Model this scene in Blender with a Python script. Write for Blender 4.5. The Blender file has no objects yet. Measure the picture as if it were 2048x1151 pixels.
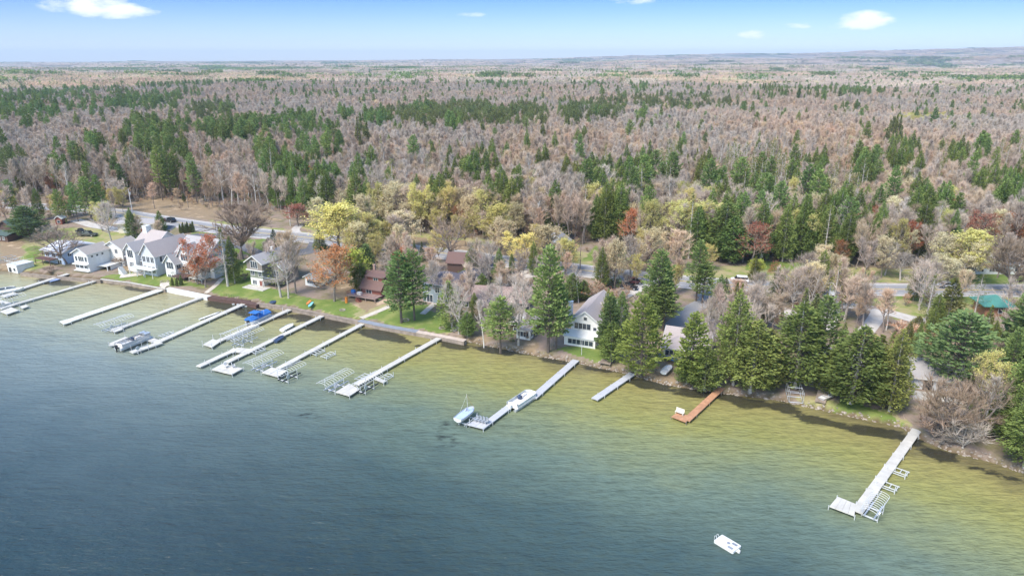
import bpy, math, random
import numpy as np
from mathutils import Vector, Matrix

S = bpy.context.scene
COL = S.collection
R = math.radians

# ------------------------------------------------------------ camera
FPX = 1365.0; CAMH = 60.0; PITCH = math.atan((575.5-122)/FPX)
cd = bpy.data.cameras.new('camera'); cam = bpy.data.objects.new('camera', cd); COL.objects.link(cam)
cam.location = (0, 0, CAMH); cam.rotation_euler = (math.pi/2-PITCH, 0, 0)
cd.sensor_width = 36; cd.lens = FPX/2048*36; cd.clip_start = 1; cd.clip_end = 60000
S.camera = cam

# ------------------------------------------------------------ world, sun, exposure
SUN_EL, SUN_AZ = 52, 222
w = bpy.data.worlds.new('World'); S.world = w; w.use_nodes = True
nt = w.node_tree; nt.nodes.clear()
def N(nt, t, **k):
    n = nt.nodes.new(t)
    for a, b in k.items(): setattr(n, a, b)
    return n
def math_(nt, op, a, b=None, c=None, clamp=False):
    n = N(nt, 'ShaderNodeMath', operation=op, use_clamp=clamp)
    for i, v in enumerate((a, b, c)):
        if v is None: continue
        if isinstance(v, (int, float)): n.inputs[i].default_value = v
        else: nt.links.new(v, n.inputs[i])
    return n.outputs[0]
def ramp(nt, fac, stops, interp='LINEAR'):
    r = N(nt, 'ShaderNodeValToRGB'); r.color_ramp.interpolation = interp
    e = r.color_ramp.elements
    while len(e) < len(stops): e.new(0.5)
    for i, (p, c) in enumerate(stops): e[i].position = p; e[i].color = (*c, 1) if len(c) == 3 else c
    if fac is not None: nt.links.new(fac, r.inputs[0])
    return r
out = N(nt, 'ShaderNodeOutputWorld'); bg = N(nt, 'ShaderNodeBackground'); bg.inputs[1].default_value = 0.15
sky = N(nt, 'ShaderNodeTexSky', sky_type='NISHITA'); sky.sun_disc = False
sky.sun_elevation = R(SUN_EL); sky.sun_rotation = R(SUN_AZ); sky.air_density = 1.0; sky.dust_density = 0.35; sky.ozone_density = 2.6
tc = N(nt, 'ShaderNodeTexCoord'); sep = N(nt, 'ShaderNodeSeparateXYZ'); nt.links.new(tc.outputs['Generated'], sep.inputs[0])
yy = math_(nt, 'MAXIMUM', sep.outputs[1], 0.05)
ga = math_(nt, 'DIVIDE', sep.outputs[0], yy); gb = math_(nt, 'DIVIDE', sep.outputs[2], yy)
def pdir(px, py):
    u = (px-1024)/FPX; v = (py-575.5)/FPX
    y = math.cos(PITCH)-v*math.sin(PITCH); return u/y, (-math.sin(PITCH)-v*math.cos(PITCH))/y
nz = N(nt, 'ShaderNodeTexNoise'); nz.inputs['Scale'].default_value = 34; nz.inputs['Detail'].default_value = 6; nz.inputs['Roughness'].default_value = 0.62
mp = N(nt, 'ShaderNodeMapping'); mp.inputs['Scale'].default_value = (0.55, 0.55, 1.6)
nt.links.new(tc.outputs['Generated'], mp.inputs[0]); nt.links.new(mp.outputs[0], nz.inputs[0])
cloud = None
CL = [(175, 8, 105, 30, .95), (240, 20, 85, 20, .85), (300, 24, 45, 11, .6), (1722, 42, 74, 22, 1.0), (1690, 50, 56, 11, .8), (1770, 41, 42, 11, .75), (1600, 49, 44, 9, .75),
      (1508, 69, 38, 11, .8), (1820, 56, 36, 7, .45), (955, 30, 44, 6, .4), (1990, 98, 24, 5, .5), (1260, 2, 60, 8, .45), (700, -10, 90, 12, .5),
      (1500, -60, 200, 40, 1), (700, -160, 260, 60, 1), (-200, -40, 160, 40, 1), (2300, -80, 200, 40, 1), (1200, -330, 330, 80, 1)]
for cx, cy, rx, ry, st in CL:
    a0, b0 = pdir(cx, cy)
    dx = math_(nt, 'MULTIPLY', math_(nt, 'SUBTRACT', ga, a0), FPX/rx)
    dy = math_(nt, 'MULTIPLY', math_(nt, 'SUBTRACT', gb, b0), FPX/ry)
    r2 = math_(nt, 'ADD', math_(nt, 'MULTIPLY', dx, dx), math_(nt, 'MULTIPLY', dy, dy))
    m = math_(nt, 'MULTIPLY', math_(nt, 'SUBTRACT', 1.0, r2, clamp=True), st)
    cloud = m if cloud is None else math_(nt, 'MAXIMUM', cloud, m)
den = math_(nt, 'MULTIPLY', math_(nt, 'SUBTRACT', math_(nt, 'ADD', math_(nt, 'MULTIPLY', cloud, 1.15), math_(nt, 'MULTIPLY', nz.outputs[0], 3.0)), 1.85), 1.4, clamp=True)
den = math_(nt, 'MULTIPLY', den, math_(nt, 'MULTIPLY', cloud, 3.0, clamp=True), clamp=True)
hs = N(nt, 'ShaderNodeHueSaturation'); hs.inputs['Saturation'].default_value = 1.25; tn = N(nt, 'ShaderNodeMixRGB', blend_type='MULTIPLY'); tn.inputs[0].default_value = 1; tr_ = ramp(nt, math_(nt, 'MULTIPLY', gb, 2.5, clamp=True), [(0, (.74, .79, .98)), (.07, (.56, .62, .91)), (.25, (.34, .40, .70)), (.42, (.42, .48, .66)), (1, (1.7, 1.5, 1.32))]); nt.links.new(tr_.outputs[0], tn.inputs[2]); nt.links.new(sky.outputs[0], tn.inputs[1]); nt.links.new(tn.outputs[0], hs.inputs['Color'])
mx = N(nt, 'ShaderNodeMixRGB'); mx.inputs[2].default_value = (5.3, 5.4, 5.6, 1)
nt.links.new(math_(nt, 'MULTIPLY', den, .85), mx.inputs[0]); nt.links.new(hs.outputs[0], mx.inputs[1]); nt.links.new(mx.outputs[0], bg.inputs[0]); nt.links.new(bg.outputs[0], out.inputs[0])
sl = bpy.data.lights.new('sun', 'SUN'); sl.energy = 3.5; sl.angle = R(22); sl.color = (1, .93, .81)
so = bpy.data.objects.new('sun', sl); COL.objects.link(so)
az = R(SUN_AZ); el = R(SUN_EL)
sd = Vector((math.sin(az)*math.cos(el), math.cos(az)*math.cos(el), math.sin(el)))
so.rotation_euler = sd.to_track_quat('Z', 'Y').to_euler(); so.location = sd*200
S.view_settings.view_transform = 'Standard'; S.view_settings.look = 'None'; S.view_settings.exposure = 0.74; S.view_settings.gamma = 1
S.cycles.use_denoising = True
S.cycles.max_bounces = 5; S.cycles.diffuse_bounces = 2; S.cycles.glossy_bounces = 2; S.cycles.transparent_max_bounces = 6; S.cycles.volume_bounces = 0; S.cycles.transmission_bounces = 2

# ------------------------------------------------------------ materials
def new_mat(name):
    m = bpy.data.materials.new(name); m.use_nodes = True
    nt = m.node_tree; b = nt.nodes['Principled BSDF']; return m, nt, b
def noise_(nt, scale, detail=4, rough=.55, vec=None, mapping=None, coord='Object', out=0):
    n = N(nt, 'ShaderNodeTexNoise'); n.inputs['Scale'].default_value = scale; n.inputs['Detail'].default_value = detail; n.inputs['Roughness'].default_value = rough
    if vec is None:
        t = N(nt, 'ShaderNodeTexCoord'); vec = t.outputs[coord]
    if mapping:
        mm = N(nt, 'ShaderNodeMapping'); mm.inputs['Scale'].default_value = mapping; nt.links.new(vec, mm.inputs[0]); vec = mm.outputs[0]
    nt.links.new(vec, n.inputs[0]); return n.outputs[out]
def mixc(nt, f, a, b, blend='MIX'):
    m = N(nt, 'ShaderNodeMixRGB', blend_type=blend)
    for i, v in enumerate((f, a, b)):
        if isinstance(v, (int, float)): m.inputs[i].default_value = v
        elif isinstance(v, tuple): m.inputs[i].default_value = (*v, 1) if len(v) == 3 else v
        else: nt.links.new(v, m.inputs[i])
    return m.outputs[0]
def simple(name, col, rough=.6, var=.12, scale=3.0, metal=0, bump=0, spec=None):
    """a plain painted / natural surface with uneven tone"""
    m, nt, b = new_mat(name)
    n = noise_(nt, scale, 5)
    lo = tuple(c*(1-var) for c in col); hi = tuple(min(1, c*(1+var)) for c in col)
    r = ramp(nt, n, [(.3, lo), (.7, hi)])
    nt.links.new(r.outputs[0], b.inputs['Base Color']); b.inputs['Roughness'].default_value = rough; b.inputs['Metallic'].default_value = metal
    if spec is not None: b.inputs['Specular IOR Level'].default_value = spec
    if bump:
        bp = N(nt, 'ShaderNodeBump'); bp.inputs['Strength'].default_value = bump; bp.inputs['Distance'].default_value = .03
        nt.links.new(noise_(nt, scale*6, 4), bp.inputs['Height']); nt.links.new(bp.outputs[0], b.inputs['Normal'])
    return m
def foliage(name, c1, c2, c3, trans=.25, hue=.03):
    """leaf / twig colour: clump noise between c1 and c2, per-tree shift towards c3"""
    m, nt, b = new_mat(name)
    oi = N(nt, 'ShaderNodeObjectInfo')
    n = noise_(nt, .55, 3, .6)
    base = mixc(nt, ramp(nt, n, [(.35, (0, 0, 0)), (.65, (1, 1, 1))]).outputs[0], c1, c2)
    rv = math_(nt, 'MULTIPLY', oi.outputs['Random'], .8)
    base = mixc(nt, rv, base, c3)
    pn = noise_(nt, .0075, 3, .6, vec=oi.outputs['Location']); base = mixc(nt, ramp(nt, pn, [(.42, (0, 0, 0)), (.6, (.55, .55, .55))]).outputs[0], base, tuple(a_*k_ for a_, k_ in zip(c3, (1.12, .95, .82))))
    h = N(nt, 'ShaderNodeHueSaturation'); nt.links.new(base, h.inputs['Color'])
    wn = N(nt, 'ShaderNodeTexWhiteNoise', noise_dimensions='1D'); nt.links.new(oi.outputs['Random'], wn.inputs['W'])
    nt.links.new(math_(nt, 'ADD', math_(nt, 'MULTIPLY', wn.outputs[0], .5), .75), h.inputs['Value'])
    nt.links.new(math_(nt, 'ADD', math_(nt, 'MULTIPLY', oi.outputs['Random'], hue), .5-hue/2), h.inputs['Hue'])
    nt.links.new(h.outputs[0], b.inputs['Base Color']); b.inputs['Roughness'].default_value = .75; b.inputs['Specular IOR Level'].default_value = .15
    if trans:
        tr = N(nt, 'ShaderNodeBsdfTranslucent'); nt.links.new(h.outputs[0], tr.inputs[0])
        ms = N(nt, 'ShaderNodeMixShader'); ms.inputs[0].default_value = trans
        nt.links.new(b.outputs[0], ms.inputs[1]); nt.links.new(tr.outputs[0], ms.inputs[2])
        nt.links.new(ms.outputs[0], nt.nodes['Material Output'].inputs[0])
    return m
def siding(name, col, pitch=.2, rough=.55):
    m, nt, b = new_mat(name)
    t = N(nt, 'ShaderNodeTexCoord'); sp = N(nt, 'ShaderNodeSeparateXYZ'); nt.links.new(t.outputs['Object'], sp.inputs[0])
    f = math_(nt, 'FRACT', math_(nt, 'DIVIDE', sp.outputs[2], pitch))
    n = noise_(nt, 1.2, 4)
    c = ramp(nt, n, [(.3, tuple(x*.93 for x in col)), (.7, tuple(min(1, x*1.05) for x in col))]).outputs[0]
    line = math_(nt, 'LESS_THAN', f, .12)
    c = mixc(nt, math_(nt, 'MULTIPLY', line, .3), c, tuple(x*.5 for x in col))
    nt.links.new(c, b.inputs['Base Color']); b.inputs['Roughness'].default_value = rough
    bp = N(nt, 'ShaderNodeBump'); bp.inputs['Strength'].default_value = .5; bp.inputs['Distance'].default_value = .03
    nt.links.new(f, bp.inputs['Height']); nt.links.new(bp.outputs[0], b.inputs['Normal'])
    return m
def shingle(name, col, var=.25):
    m, nt, b = new_mat(name)
    n = noise_(nt, 9, 3, .7, mapping=(1, 1, 3)); n2 = noise_(nt, .6, 4)
    c = ramp(nt, n, [(.3, tuple(x*(1-var) for x in col)), (.7, tuple(x*(1+var) for x in col))]).outputs[0]
    c = mixc(nt, math_(nt, 'MULTIPLY', n2, .4), c, tuple(x*.6+.03 for x in col))
    t = N(nt, 'ShaderNodeTexCoord'); sp = N(nt, 'ShaderNodeSeparateXYZ'); nt.links.new(t.outputs['Object'], sp.inputs[0])
    f = math_(nt, 'FRACT', math_(nt, 'DIVIDE', sp.outputs[2], .16))
    c = mixc(nt, math_(nt, 'MULTIPLY', math_(nt, 'LESS_THAN', f, .2), .3), c, tuple(x*.5 for x in col))
    nt.links.new(c, b.inputs['Base Color']); b.inputs['Roughness'].default_value = .85
    return m

M = {}
M['bark'] = simple('bark_grey', (.23, .19, .165), .9, .3, 2, bump=.4)
M['bark_dark'] = simple('bark_dark', (.12, .095, .08), .9, .3, 2, bump=.4)
M['bark_pale'] = simple('bark_pale', (.42, .38, .34), .85, .25, 2)
M['birch'] = simple('bark_birch', (.62, .59, .55), .8, .25, 2.5)
M['twig'] = foliage('twig_mauve', (0.47, 0.395, 0.335), (0.61, 0.53, 0.455), (0.56, 0.46, 0.37), .15, .02)
M['twig_pale'] = foliage('twig_pale', (.42, .37, .325), (.54, .48, .43), (.48, .42, .36), .1, .01)
M['twig_tan'] = foliage('twig_tan', (0.49, 0.38, 0.27), (0.62, 0.5, 0.37), (0.58, 0.45, 0.33), .15, .03)
M['twig_brown'] = foliage('twig_brown', (.29, .22, .165), (.42, .33, .25), (.36, .27, .20), .12, .02)
M['leaf_rust'] = foliage('leaf_rust', (.36, .13, .05), (.48, .20, .08), (.40, .15, .08), .3, .03)
M['leaf_red'] = foliage('leaf_red', (.30, .085, .06), (.42, .14, .10), (.32, .12, .09), .25, .02)
M['leaf_yellow'] = foliage('leaf_yellow', (0.62, 0.58, 0.16), (0.78, 0.74, 0.27), (0.64, 0.58, 0.22), .3, .02)
M['leaf_olive'] = foliage('leaf_olive', (0.47, 0.45, 0.13), (0.62, 0.58, 0.2), (0.52, 0.48, 0.2), .3, .03)
M['leaf_lime'] = foliage('leaf_lime', (.34, .44, .06), (.48, .56, .10), (.40, .46, .1), .3, .02)
M['leaf_cream'] = foliage('leaf_cream', (0.6, 0.54, 0.31), (0.74, 0.68, 0.42), (0.62, 0.55, 0.36), .3, .03)
M['needle'] = foliage('needle_green', (0.12, 0.215, 0.06), (0.26, 0.36, 0.11), (0.2, 0.27, 0.1), .2, .04)
M['needle_lite'] = foliage('needle_lime', (.15, .20, .045), (.25, .30, .07), (.18, .22, .06), .25, .04)
M['needle_dark'] = foliage('needle_dark', (0.11, 0.165, 0.055), (0.22, 0.26, 0.09), (0.17, 0.2, 0.08), .15, .04)
M['needle_blue'] = foliage('needle_blue', (.11, .19, .07), (.20, .29, .11), (.16, .22, .085), .2, .03)
M['cedar'] = foliage('cedar_green', (0.085, 0.14, 0.04), (0.25, 0.33, 0.09), (0.18, 0.235, 0.07), .2, .05)
M['cedar_gold'] = foliage('cedar_gold', (0.12, 0.155, 0.04), (0.25, 0.27, 0.075), (0.18, 0.2, 0.06), .2, .04)

M['white'] = simple('white_paint', (.62, .62, .60), .5, .05, 1.5)
M['deckwhite'] = simple('pale_dock_boards', (.51, .485, .44), .65, .12, .7)
M['deckgrey'] = simple('grey_dock_boards', (.44, .44, .46), .65, .1, .7)
M['deckcream'] = simple('cream_dock_boards', (.58, .58, .52), .7, .15, 1)
M['deckbrown'] = simple('orange_brown_deck_boards', (.44, .23, .13), .7, .2, 1.2)
M['deckdark'] = simple('dark_brown_timber', (.10, .055, .045), .8, .25, 1)
M['timber'] = simple('weathered_timber', (.26, .21, .17), .85, .3, .8, bump=.4)
M['capgrey'] = simple('blue_grey_cap_boards', (.22, .24, .28), .75, .2, .6)
M['cappink'] = simple('pale_cap_boards', (.50, .41, .35), .8, .2, .8)
M['concrete'] = simple('concrete', (.46, .44, .40), .85, .2, .8, bump=.3)
M['alu'] = simple('white_aluminium', (.55, .56, .57), .4, .08, 2)
M['metal'] = simple('grey_aluminium', (.55, .57, .60), .35, .1, 2, metal=.6)
M['black'] = simple('black_plastic', (.025, .025, .03), .45, .2, 3)
M['rubber'] = simple('tyre_rubber', (.02, .02, .02), .8, .2, 3)
M['blue'] = simple('blue_canvas', (.03, .15, .45), .75, .15, 1.5)
M['navy'] = simple('navy_vinyl', (.035, .06, .12), .5, .2, 2)
M['paleblue'] = simple('pale_blue_cover', (.40, .49, .74), .7, .1, 2)
M['cream'] = simple('cream_vinyl', (.72, .69, .66), .55, .08, 2)
M['orange'] = simple('orange_plastic', (.75, .24, .04), .4, .1, 2)
M['cyan'] = simple('turquoise_plastic', (.25, .62, .70), .4, .1, 2)
M['carblack'] = simple('black_car_paint', (.012, .013, .018), .22, .1, 2, spec=.6)
M['carwhite'] = simple('white_car_paint', (.75, .76, .77), .25, .04, 2, spec=.6)
M['carred'] = simple('dark_red_car_paint', (.14, .05, .05), .25, .05, 2, spec=.6)
M['cargreen'] = simple('dark_olive_truck_paint', (.05, .055, .045), .3, .1, 2, spec=.6)
M['rock'] = simple('shore_rock', (.30, .255, .215), .9, .35, .9, bump=.5)
M['brick'] = simple('chimney_brick', (.35, .24, .20), .85, .2, 6)
M['paving'] = simple('pale_paving', (.50, .45, .38), .85, .18, 1.2)
def glass(name, col=(.02, .028, .04)):
    m, nt, b = new_mat(name)
    n = noise_(nt, .8, 2)
    nt.links.new(ramp(nt, n, [(.35, col), (.7, tuple(c*2.4+.01 for c in col))]).outputs[0], b.inputs['Base Color'])
    b.inputs['Roughness'].default_value = .08; b.inputs['Specular IOR Level'].default_value = .8
    return m
M['glass'] = glass('window_glass'); M['carglass'] = glass('car_glass', (.01, .012, .016))
M['s_white'] = siding('white_clapboard', (.73, .725, .71)); M['s_offwhite'] = siding('warm_white_clapboard', (.72, .69, .64))
M['s_pale'] = siding('pale_grey_clapboard', (.54, .56, .60)); M['s_blue'] = siding('light_blue_clapboard', (.40, .50, .66))
M['s_green'] = siding('sage_green_shingle', (.20, .22, .165)); M['s_taupe'] = siding('taupe_shingle', (.22, .19, .17))
M['s_brown'] = siding('dark_brown_clapboard', (.10, .06, .05)); M['s_red'] = siding('red_brown_boards', (.22, .075, .055))
M['s_steel'] = siding('blue_grey_clapboard', (.25, .30, .34)); M['s_tan'] = siding('cream_clapboard', (.66, .60, .50)); M['s_log'] = siding('log_wall', (.33, .17, .10), .3)
M['r_grey'] = shingle('grey_shingles', (.36, .34, .34)); M['r_taupe'] = shingle('taupe_shingles', (.36, .32, .29)); M['r_mauve'] = shingle('mauve_shingles', (.40, .345, .33))
M['r_brown'] = shingle('brown_shingles', (.155, .09, .078)); M['r_dark'] = shingle('charcoal_shingles', (.11, .10, .12)); M['r_navy'] = shingle('blue_black_shingles', (.055, .065, .10))
M['r_green'] = simple('green_metal_roof', (.07, .22, .18), .45, .1, .8); M['r_dkgreen'] = shingle('dark_green_shingles', (.07, .11, .10))
M['r_white'] = simple('white_metal_roof', (.6, .6, .63), .45, .06, .6); M['r_oldgreen'] = M['r_green']
M['r_pinkbrown'] = shingle('weathered_pinkish_shingles', (.30, .215, .19))

# road
m, nt, b = new_mat('asphalt_road'); n = noise_(nt, .35, 6, .7); n2 = noise_(nt, 5, 4)
c = ramp(nt, n, [(.3, (.20, .20, .21)), (.7, (.27, .265, .27))]).outputs[0]; c = mixc(nt, .25, c, mixc(nt, n2, (.18, .18, .18), (.42, .41, .4)))
nt.links.new(c, b.inputs['Base Color']); b.inputs['Roughness'].default_value = .9; M['road'] = m
m, nt, b = new_mat('gravel_drive'); n = noise_(nt, .5, 6, .7)
nt.links.new(ramp(nt, n, [(.3, (.36, .33, .30)), (.7, (.55, .52, .49))]).outputs[0], b.inputs['Base Color']); b.inputs['Roughness'].default_value = .95; M['gravel'] = m
M['tarmac'] = simple('dark_tarmac', (.13, .13, .14), .9, .2, .7)
M['paint_line'] = simple('white_road_paint', (.72, .72, .70), .7, .1, 3); M['paint_yellow'] = simple('yellow_road_paint', (.62, .45, .12), .7, .1, 3)

# ------------------------------------------------------------ mesh collector
class MB:
    def __init__(s): s.v = []; s.f = []; s.mi = []; s.n = 0
    def add(s, v, f, mi=0):
        v = np.asarray(v, float).reshape(-1, 3); s.v.append(v)
        for q in f: s.f.append(tuple(int(i)+s.n for i in q)); s.mi.append(mi)
        s.n += len(v); return s
    def addn(s, v, f, mi=0):                      # numpy faces
        s.v.append(np.asarray(v, float)); s.f.extend((np.asarray(f)+s.n).tolist()); s.mi.extend([mi]*len(f)); s.n += len(v); return s
    def box(s, x0, x1, y0, y1, z0, z1, mi=0, mat=None):
        v = np.array([(x, y, z) for z in (z0, z1) for x, y in ((x0, y0), (x1, y0), (x1, y1), (x0, y1))], float)
        if mat is not None: v = np.array([tuple(mat @ Vector(p)) for p in v])
        return s.add(v, [(3, 2, 1, 0), (4, 5, 6, 7), (0, 1, 5, 4), (1, 2, 6, 5), (2, 3, 7, 6), (3, 0, 4, 7)], mi)
    def tube(s, p0, p1, r0, r1=None, n=6, mi=0, cap=True):
        r1 = r0 if r1 is None else r1
        p0 = np.array(p0, float); p1 = np.array(p1, float); d = p1-p0; L = np.linalg.norm(d)
        if L < 1e-6: return s
        d /= L; a = np.cross(d, (0, 0, 1) if abs(d[2]) < .9 else (1, 0, 0)); a /= np.linalg.norm(a); b = np.cross(d, a)
        t = np.arange(n)*2*math.pi/n; c = np.cos(t)[:, None]*a+np.sin(t)[:, None]*b
        v = np.vstack([p0+c*r0, p1+c*r1]); f = [(i, (i+1) % n, n+(i+1) % n, n+i) for i in range(n)]
        if cap: f += [tuple(range(n))[::-1], tuple(range(n, 2*n))]
        return s.add(v, f, mi)
    def path(s, pts, r, n=6, mi=0):
        for a, b in zip(pts[:-1], pts[1:]): s.tube(a, b, r, r, n, mi)
        return s
    def prism(s, poly, axis, a0, a1, mi=0):
        """extrude a 2-D polygon; axis 'y': poly is (x,z); axis 'x': poly is (y,z); axis 'z': poly is (x,y)"""
        n = len(poly)
        mk = {'y': lambda p, a: (p[0], a, p[1]), 'x': lambda p, a: (a, p[0], p[1]), 'z': lambda p, a: (p[0], p[1], a)}[axis]
        v = [mk(p, a0) for p in poly]+[mk(p, a1) for p in poly]
        return s.add(v, [tuple(range(n)), tuple(range(n, 2*n))[::-1]]+[(i, n+i, n+(i+1) % n, (i+1) % n) for i in range(n)], mi)
    def mesh(s, name, mats):
        me = bpy.data.meshes.new(name); me.from_pydata(np.vstack(s.v).tolist() if s.v else [], [], s.f)
        for m in (mats if isinstance(mats, (list, tuple)) else [mats]): me.materials.append(m)
        if any(s.mi): me.polygons.foreach_set('material_index', s.mi)
        me.update(); return me
    def build(s, name, mats, parent=None, loc=None, recalc=False):
        o = bpy.data.objects.new(name, s.mesh(name, mats)); COL.objects.link(o)
        if parent: o.parent = parent
        if loc: o.location = loc
        return o
def tag(o, label=None, cat=None, group=None, kind=None):
    if label: o['label'] = label
    if cat: o['category'] = cat
    if group: o['group'] = group
    if kind: o['kind'] = kind
    return o
def empty(name, loc, rz=0, label=None, cat=None, group=None):
    o = bpy.data.objects.new(name, None); COL.objects.link(o); o.location = loc; o.rotation_euler = (0, 0, rz); o.empty_display_size = .5
    return tag(o, label, cat, group)
def copy_tree(o, parent=None):
    c = o.copy(); COL.objects.link(c); c.parent = parent
    for ch in list(o.children): copy_tree(ch, c)
    return c

# ------------------------------------------------------------ terrain function
def G(px, py, z=0.0):
    u = (px-1024)/FPX; v = (py-575.5)/FPX
    d = (u, math.cos(PITCH)-v*math.sin(PITCH), -math.sin(PITCH)-v*math.cos(PITCH)); t = (z-CAMH)/d[2]
    return (d[0]*t, d[1]*t)
SHORE_PX = [(0, 541), (100, 549), (190, 557), (215, 560), (330, 579), (412, 592), (520, 606), (640, 629), (740, 648), (883, 674), (930, 681), (1000, 696), (1080, 712),
            (1150, 724), (1260, 748), (1330, 768), (1440, 785), (1560, 800), (1700, 832), (1800, 852), (1860, 887), (1900, 902), (1980, 922), (2048, 945)]
SH = [G(*p) for p in SHORE_PX]
SH = [(-1500, SH[0][1]+700), (-420, SH[0][1]+95)]+SH+[(SH[-1][0]+40, SH[-1][1]-32), (SH[-1][0]+1200, SH[-1][1]-900)]
SH = np.array(SH)
def seg_dist(x, y, P):
    best = np.full(x.shape, 1e18); sg = np.ones(x.shape)
    for a, b in zip(P[:-1], P[1:]):
        d = b-a; L2 = d @ d; t = np.clip(((x-a[0])*d[0]+(y-a[1])*d[1])/L2, 0, 1)
        ex = x-a[0]-t*d[0]; ey = y-a[1]-t*d[1]; q = ex*ex+ey*ey
        m = q < best-1e-9; best = np.where(m, q, best)
        sg = np.where(m, np.sign(d[0]*(y-a[1])-d[1]*(x-a[0])), sg)
    return np.sqrt(best)*np.where(sg == 0, 1, sg)
def sstep(t): t = np.clip(t, 0, 1); return t*t*(3-2*t)
_rg = np.random.RandomState(5)
_W = [(_rg.uniform(0, 6.28), _rg.uniform(.6, 1.6), _rg.uniform(0, 6.28)) for _ in range(9)]
def wav(x, y, lam):
    z = 0
    for i, (a, k, ph) in enumerate(_W): z = z+np.sin((x*math.cos(a)+y*math.sin(a))*6.28*k/lam+ph)
    return z/3.5
def height(x, y):
    x = np.asarray(x, float); y = np.asarray(y, float); s = seg_dist(x, y, SH)
    land = .75*sstep(s/.8)+.5*sstep(s/14)+2.6*sstep((s-6)/55)
    D = np.sqrt(x*x+y*y)
    land = land+sstep((s-75)/260)*(wav(x, y, 420)*3.2+3)+sstep((D-900)/1500)*(wav(x, y, 1700)*9+4)
    # far ridge, higher towards the right
    u = x/np.maximum(y, 1)
    rh = np.interp(u, [-1.2, -.7, -.3, 0, .25, .45, .75, 1.3], [6, 10, 26, 50, 108, 135, 172, 200])
    land = land+rh*(.42*sstep((D-5200)/1500)+.58*sstep((D-7800)/1900))+sstep((D-5000)/2000)*wav(x, y, 2600)*rh*.07+sstep((D-5000)/2000)*wav(x+300, y, 900)*rh*.035
    return np.where(s > 0, land, np.maximum(-4, s*.28)-.02)
def hz(x, y): return float(height(np.array([x]), np.array([y]))[0])
def GT(px, py, dz=0.0):
    """the spot on the ground seen at a photo pixel"""
    z = 1.0
    for _ in range(12):
        x, y = G(px, py, z+dz); z = z*.4+hz(x, y)*.6
    return x, y, hz(x, y)
def ztop(y, py):
    v = (py-575.5)/FPX
    return CAMH-y*(math.sin(PITCH)+v*math.cos(PITCH))/(math.cos(PITCH)-v*math.sin(PITCH))
def pix(x, y, z):
    f = y*math.cos(PITCH)+(CAMH-z)*math.sin(PITCH); d = (CAMH-z)*math.cos(PITCH)-y*math.sin(PITCH)
    return 1024+FPX*x/f, 575.5+FPX*d/f

ROAD_PX = [(-80, 408), (120, 414), (230, 424), (300, 436), (350, 444), (450, 459), (560, 470), (650, 479), (800, 497), (900, 508), (1000, 521), (1100, 532), (1200, 545), (1320, 558), (1400, 566), (1480, 571),
           (1600, 576), (1800, 579), (2048, 581), (2400, 584)]
ROAD = np.array([GT(*p)[:2] for p in ROAD_PX]); ROAD = np.vstack([[ROAD[0]+np.array([-300, 90])], ROAD, [ROAD[-1]+np.array([300, -10])]])

def inpoly(x, y, P):
    r = np.zeros(x.shape, bool); n = len(P)
    for i in range(n):
        (x1, y1), (x2, y2) = P[i], P[(i+1) % n]
        if y1 == y2: continue
        c = ((y1 > y) != (y2 > y)) & (x < (x2-x1)*(y-y1)/(y2-y1)+x1); r ^= c
    return r

# ------------------------------------------------------------ ground
def axis_coords(lo, hi, step, far_lo, far_hi):
    c = list(np.arange(lo, hi+step, step)); s = step; a = lo
    while a > far_lo: s *= 1.09; a -= s; c.insert(0, a)
    s = step; a = c[-1]
    while a < far_hi: s *= 1.05 if far_hi > 5000 and a < 12000 else 1.09; a += s; c.append(a)
    return np.array(c)
gx = axis_coords(-190, 150, .85, -13000, 13000); gy = axis_coords(80, 290, .85, -300, 16000)
def grid_mesh(name, gx, gy, zf):
    X, Y = np.meshgrid(gx, gy); Z = zf(X.ravel(), Y.ravel())
    V = np.stack([X.ravel(), Y.ravel(), Z], 1); nx = len(gx); ny = len(gy)
    i = np.arange((nx-1)*(ny-1)); r = i//(nx-1); c = i % (nx-1); a = r*nx+c
    F = np.stack([a, a+1, a+nx+1, a+nx], 1)
    me = bpy.data.meshes.new(name); me.vertices.add(len(V)); me.vertices.foreach_set('co', V.ravel())
    me.loops.add(len(F)*4); me.loops.foreach_set('vertex_index', F.ravel().astype(np.int32))
    me.polygons.add(len(F)); me.polygons.foreach_set('loop_start', np.arange(0, len(F)*4, 4, dtype=np.int32)); me.update(calc_edges=True)
    me.polygons.foreach_set('use_smooth', np.ones(len(F), bool))
    o = bpy.data.objects.new(name, me); COL.objects.link(o); return o, V
def vattr(me, name, arr):
    a = me.attributes.new(name, 'FLOAT', 'POINT'); a.data.foreach_set('value', np.asarray(arr, np.float32))
def gp(pts): return [GT(*p)[:2] for p in pts]
ground, V = grid_mesh('ground', gx, gy, height); tag(ground, kind='structure')
X, Y = V[:, 0], V[:, 1]; near = (X > -195) & (X < 160) & (Y > 75) & (Y < 300)
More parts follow.
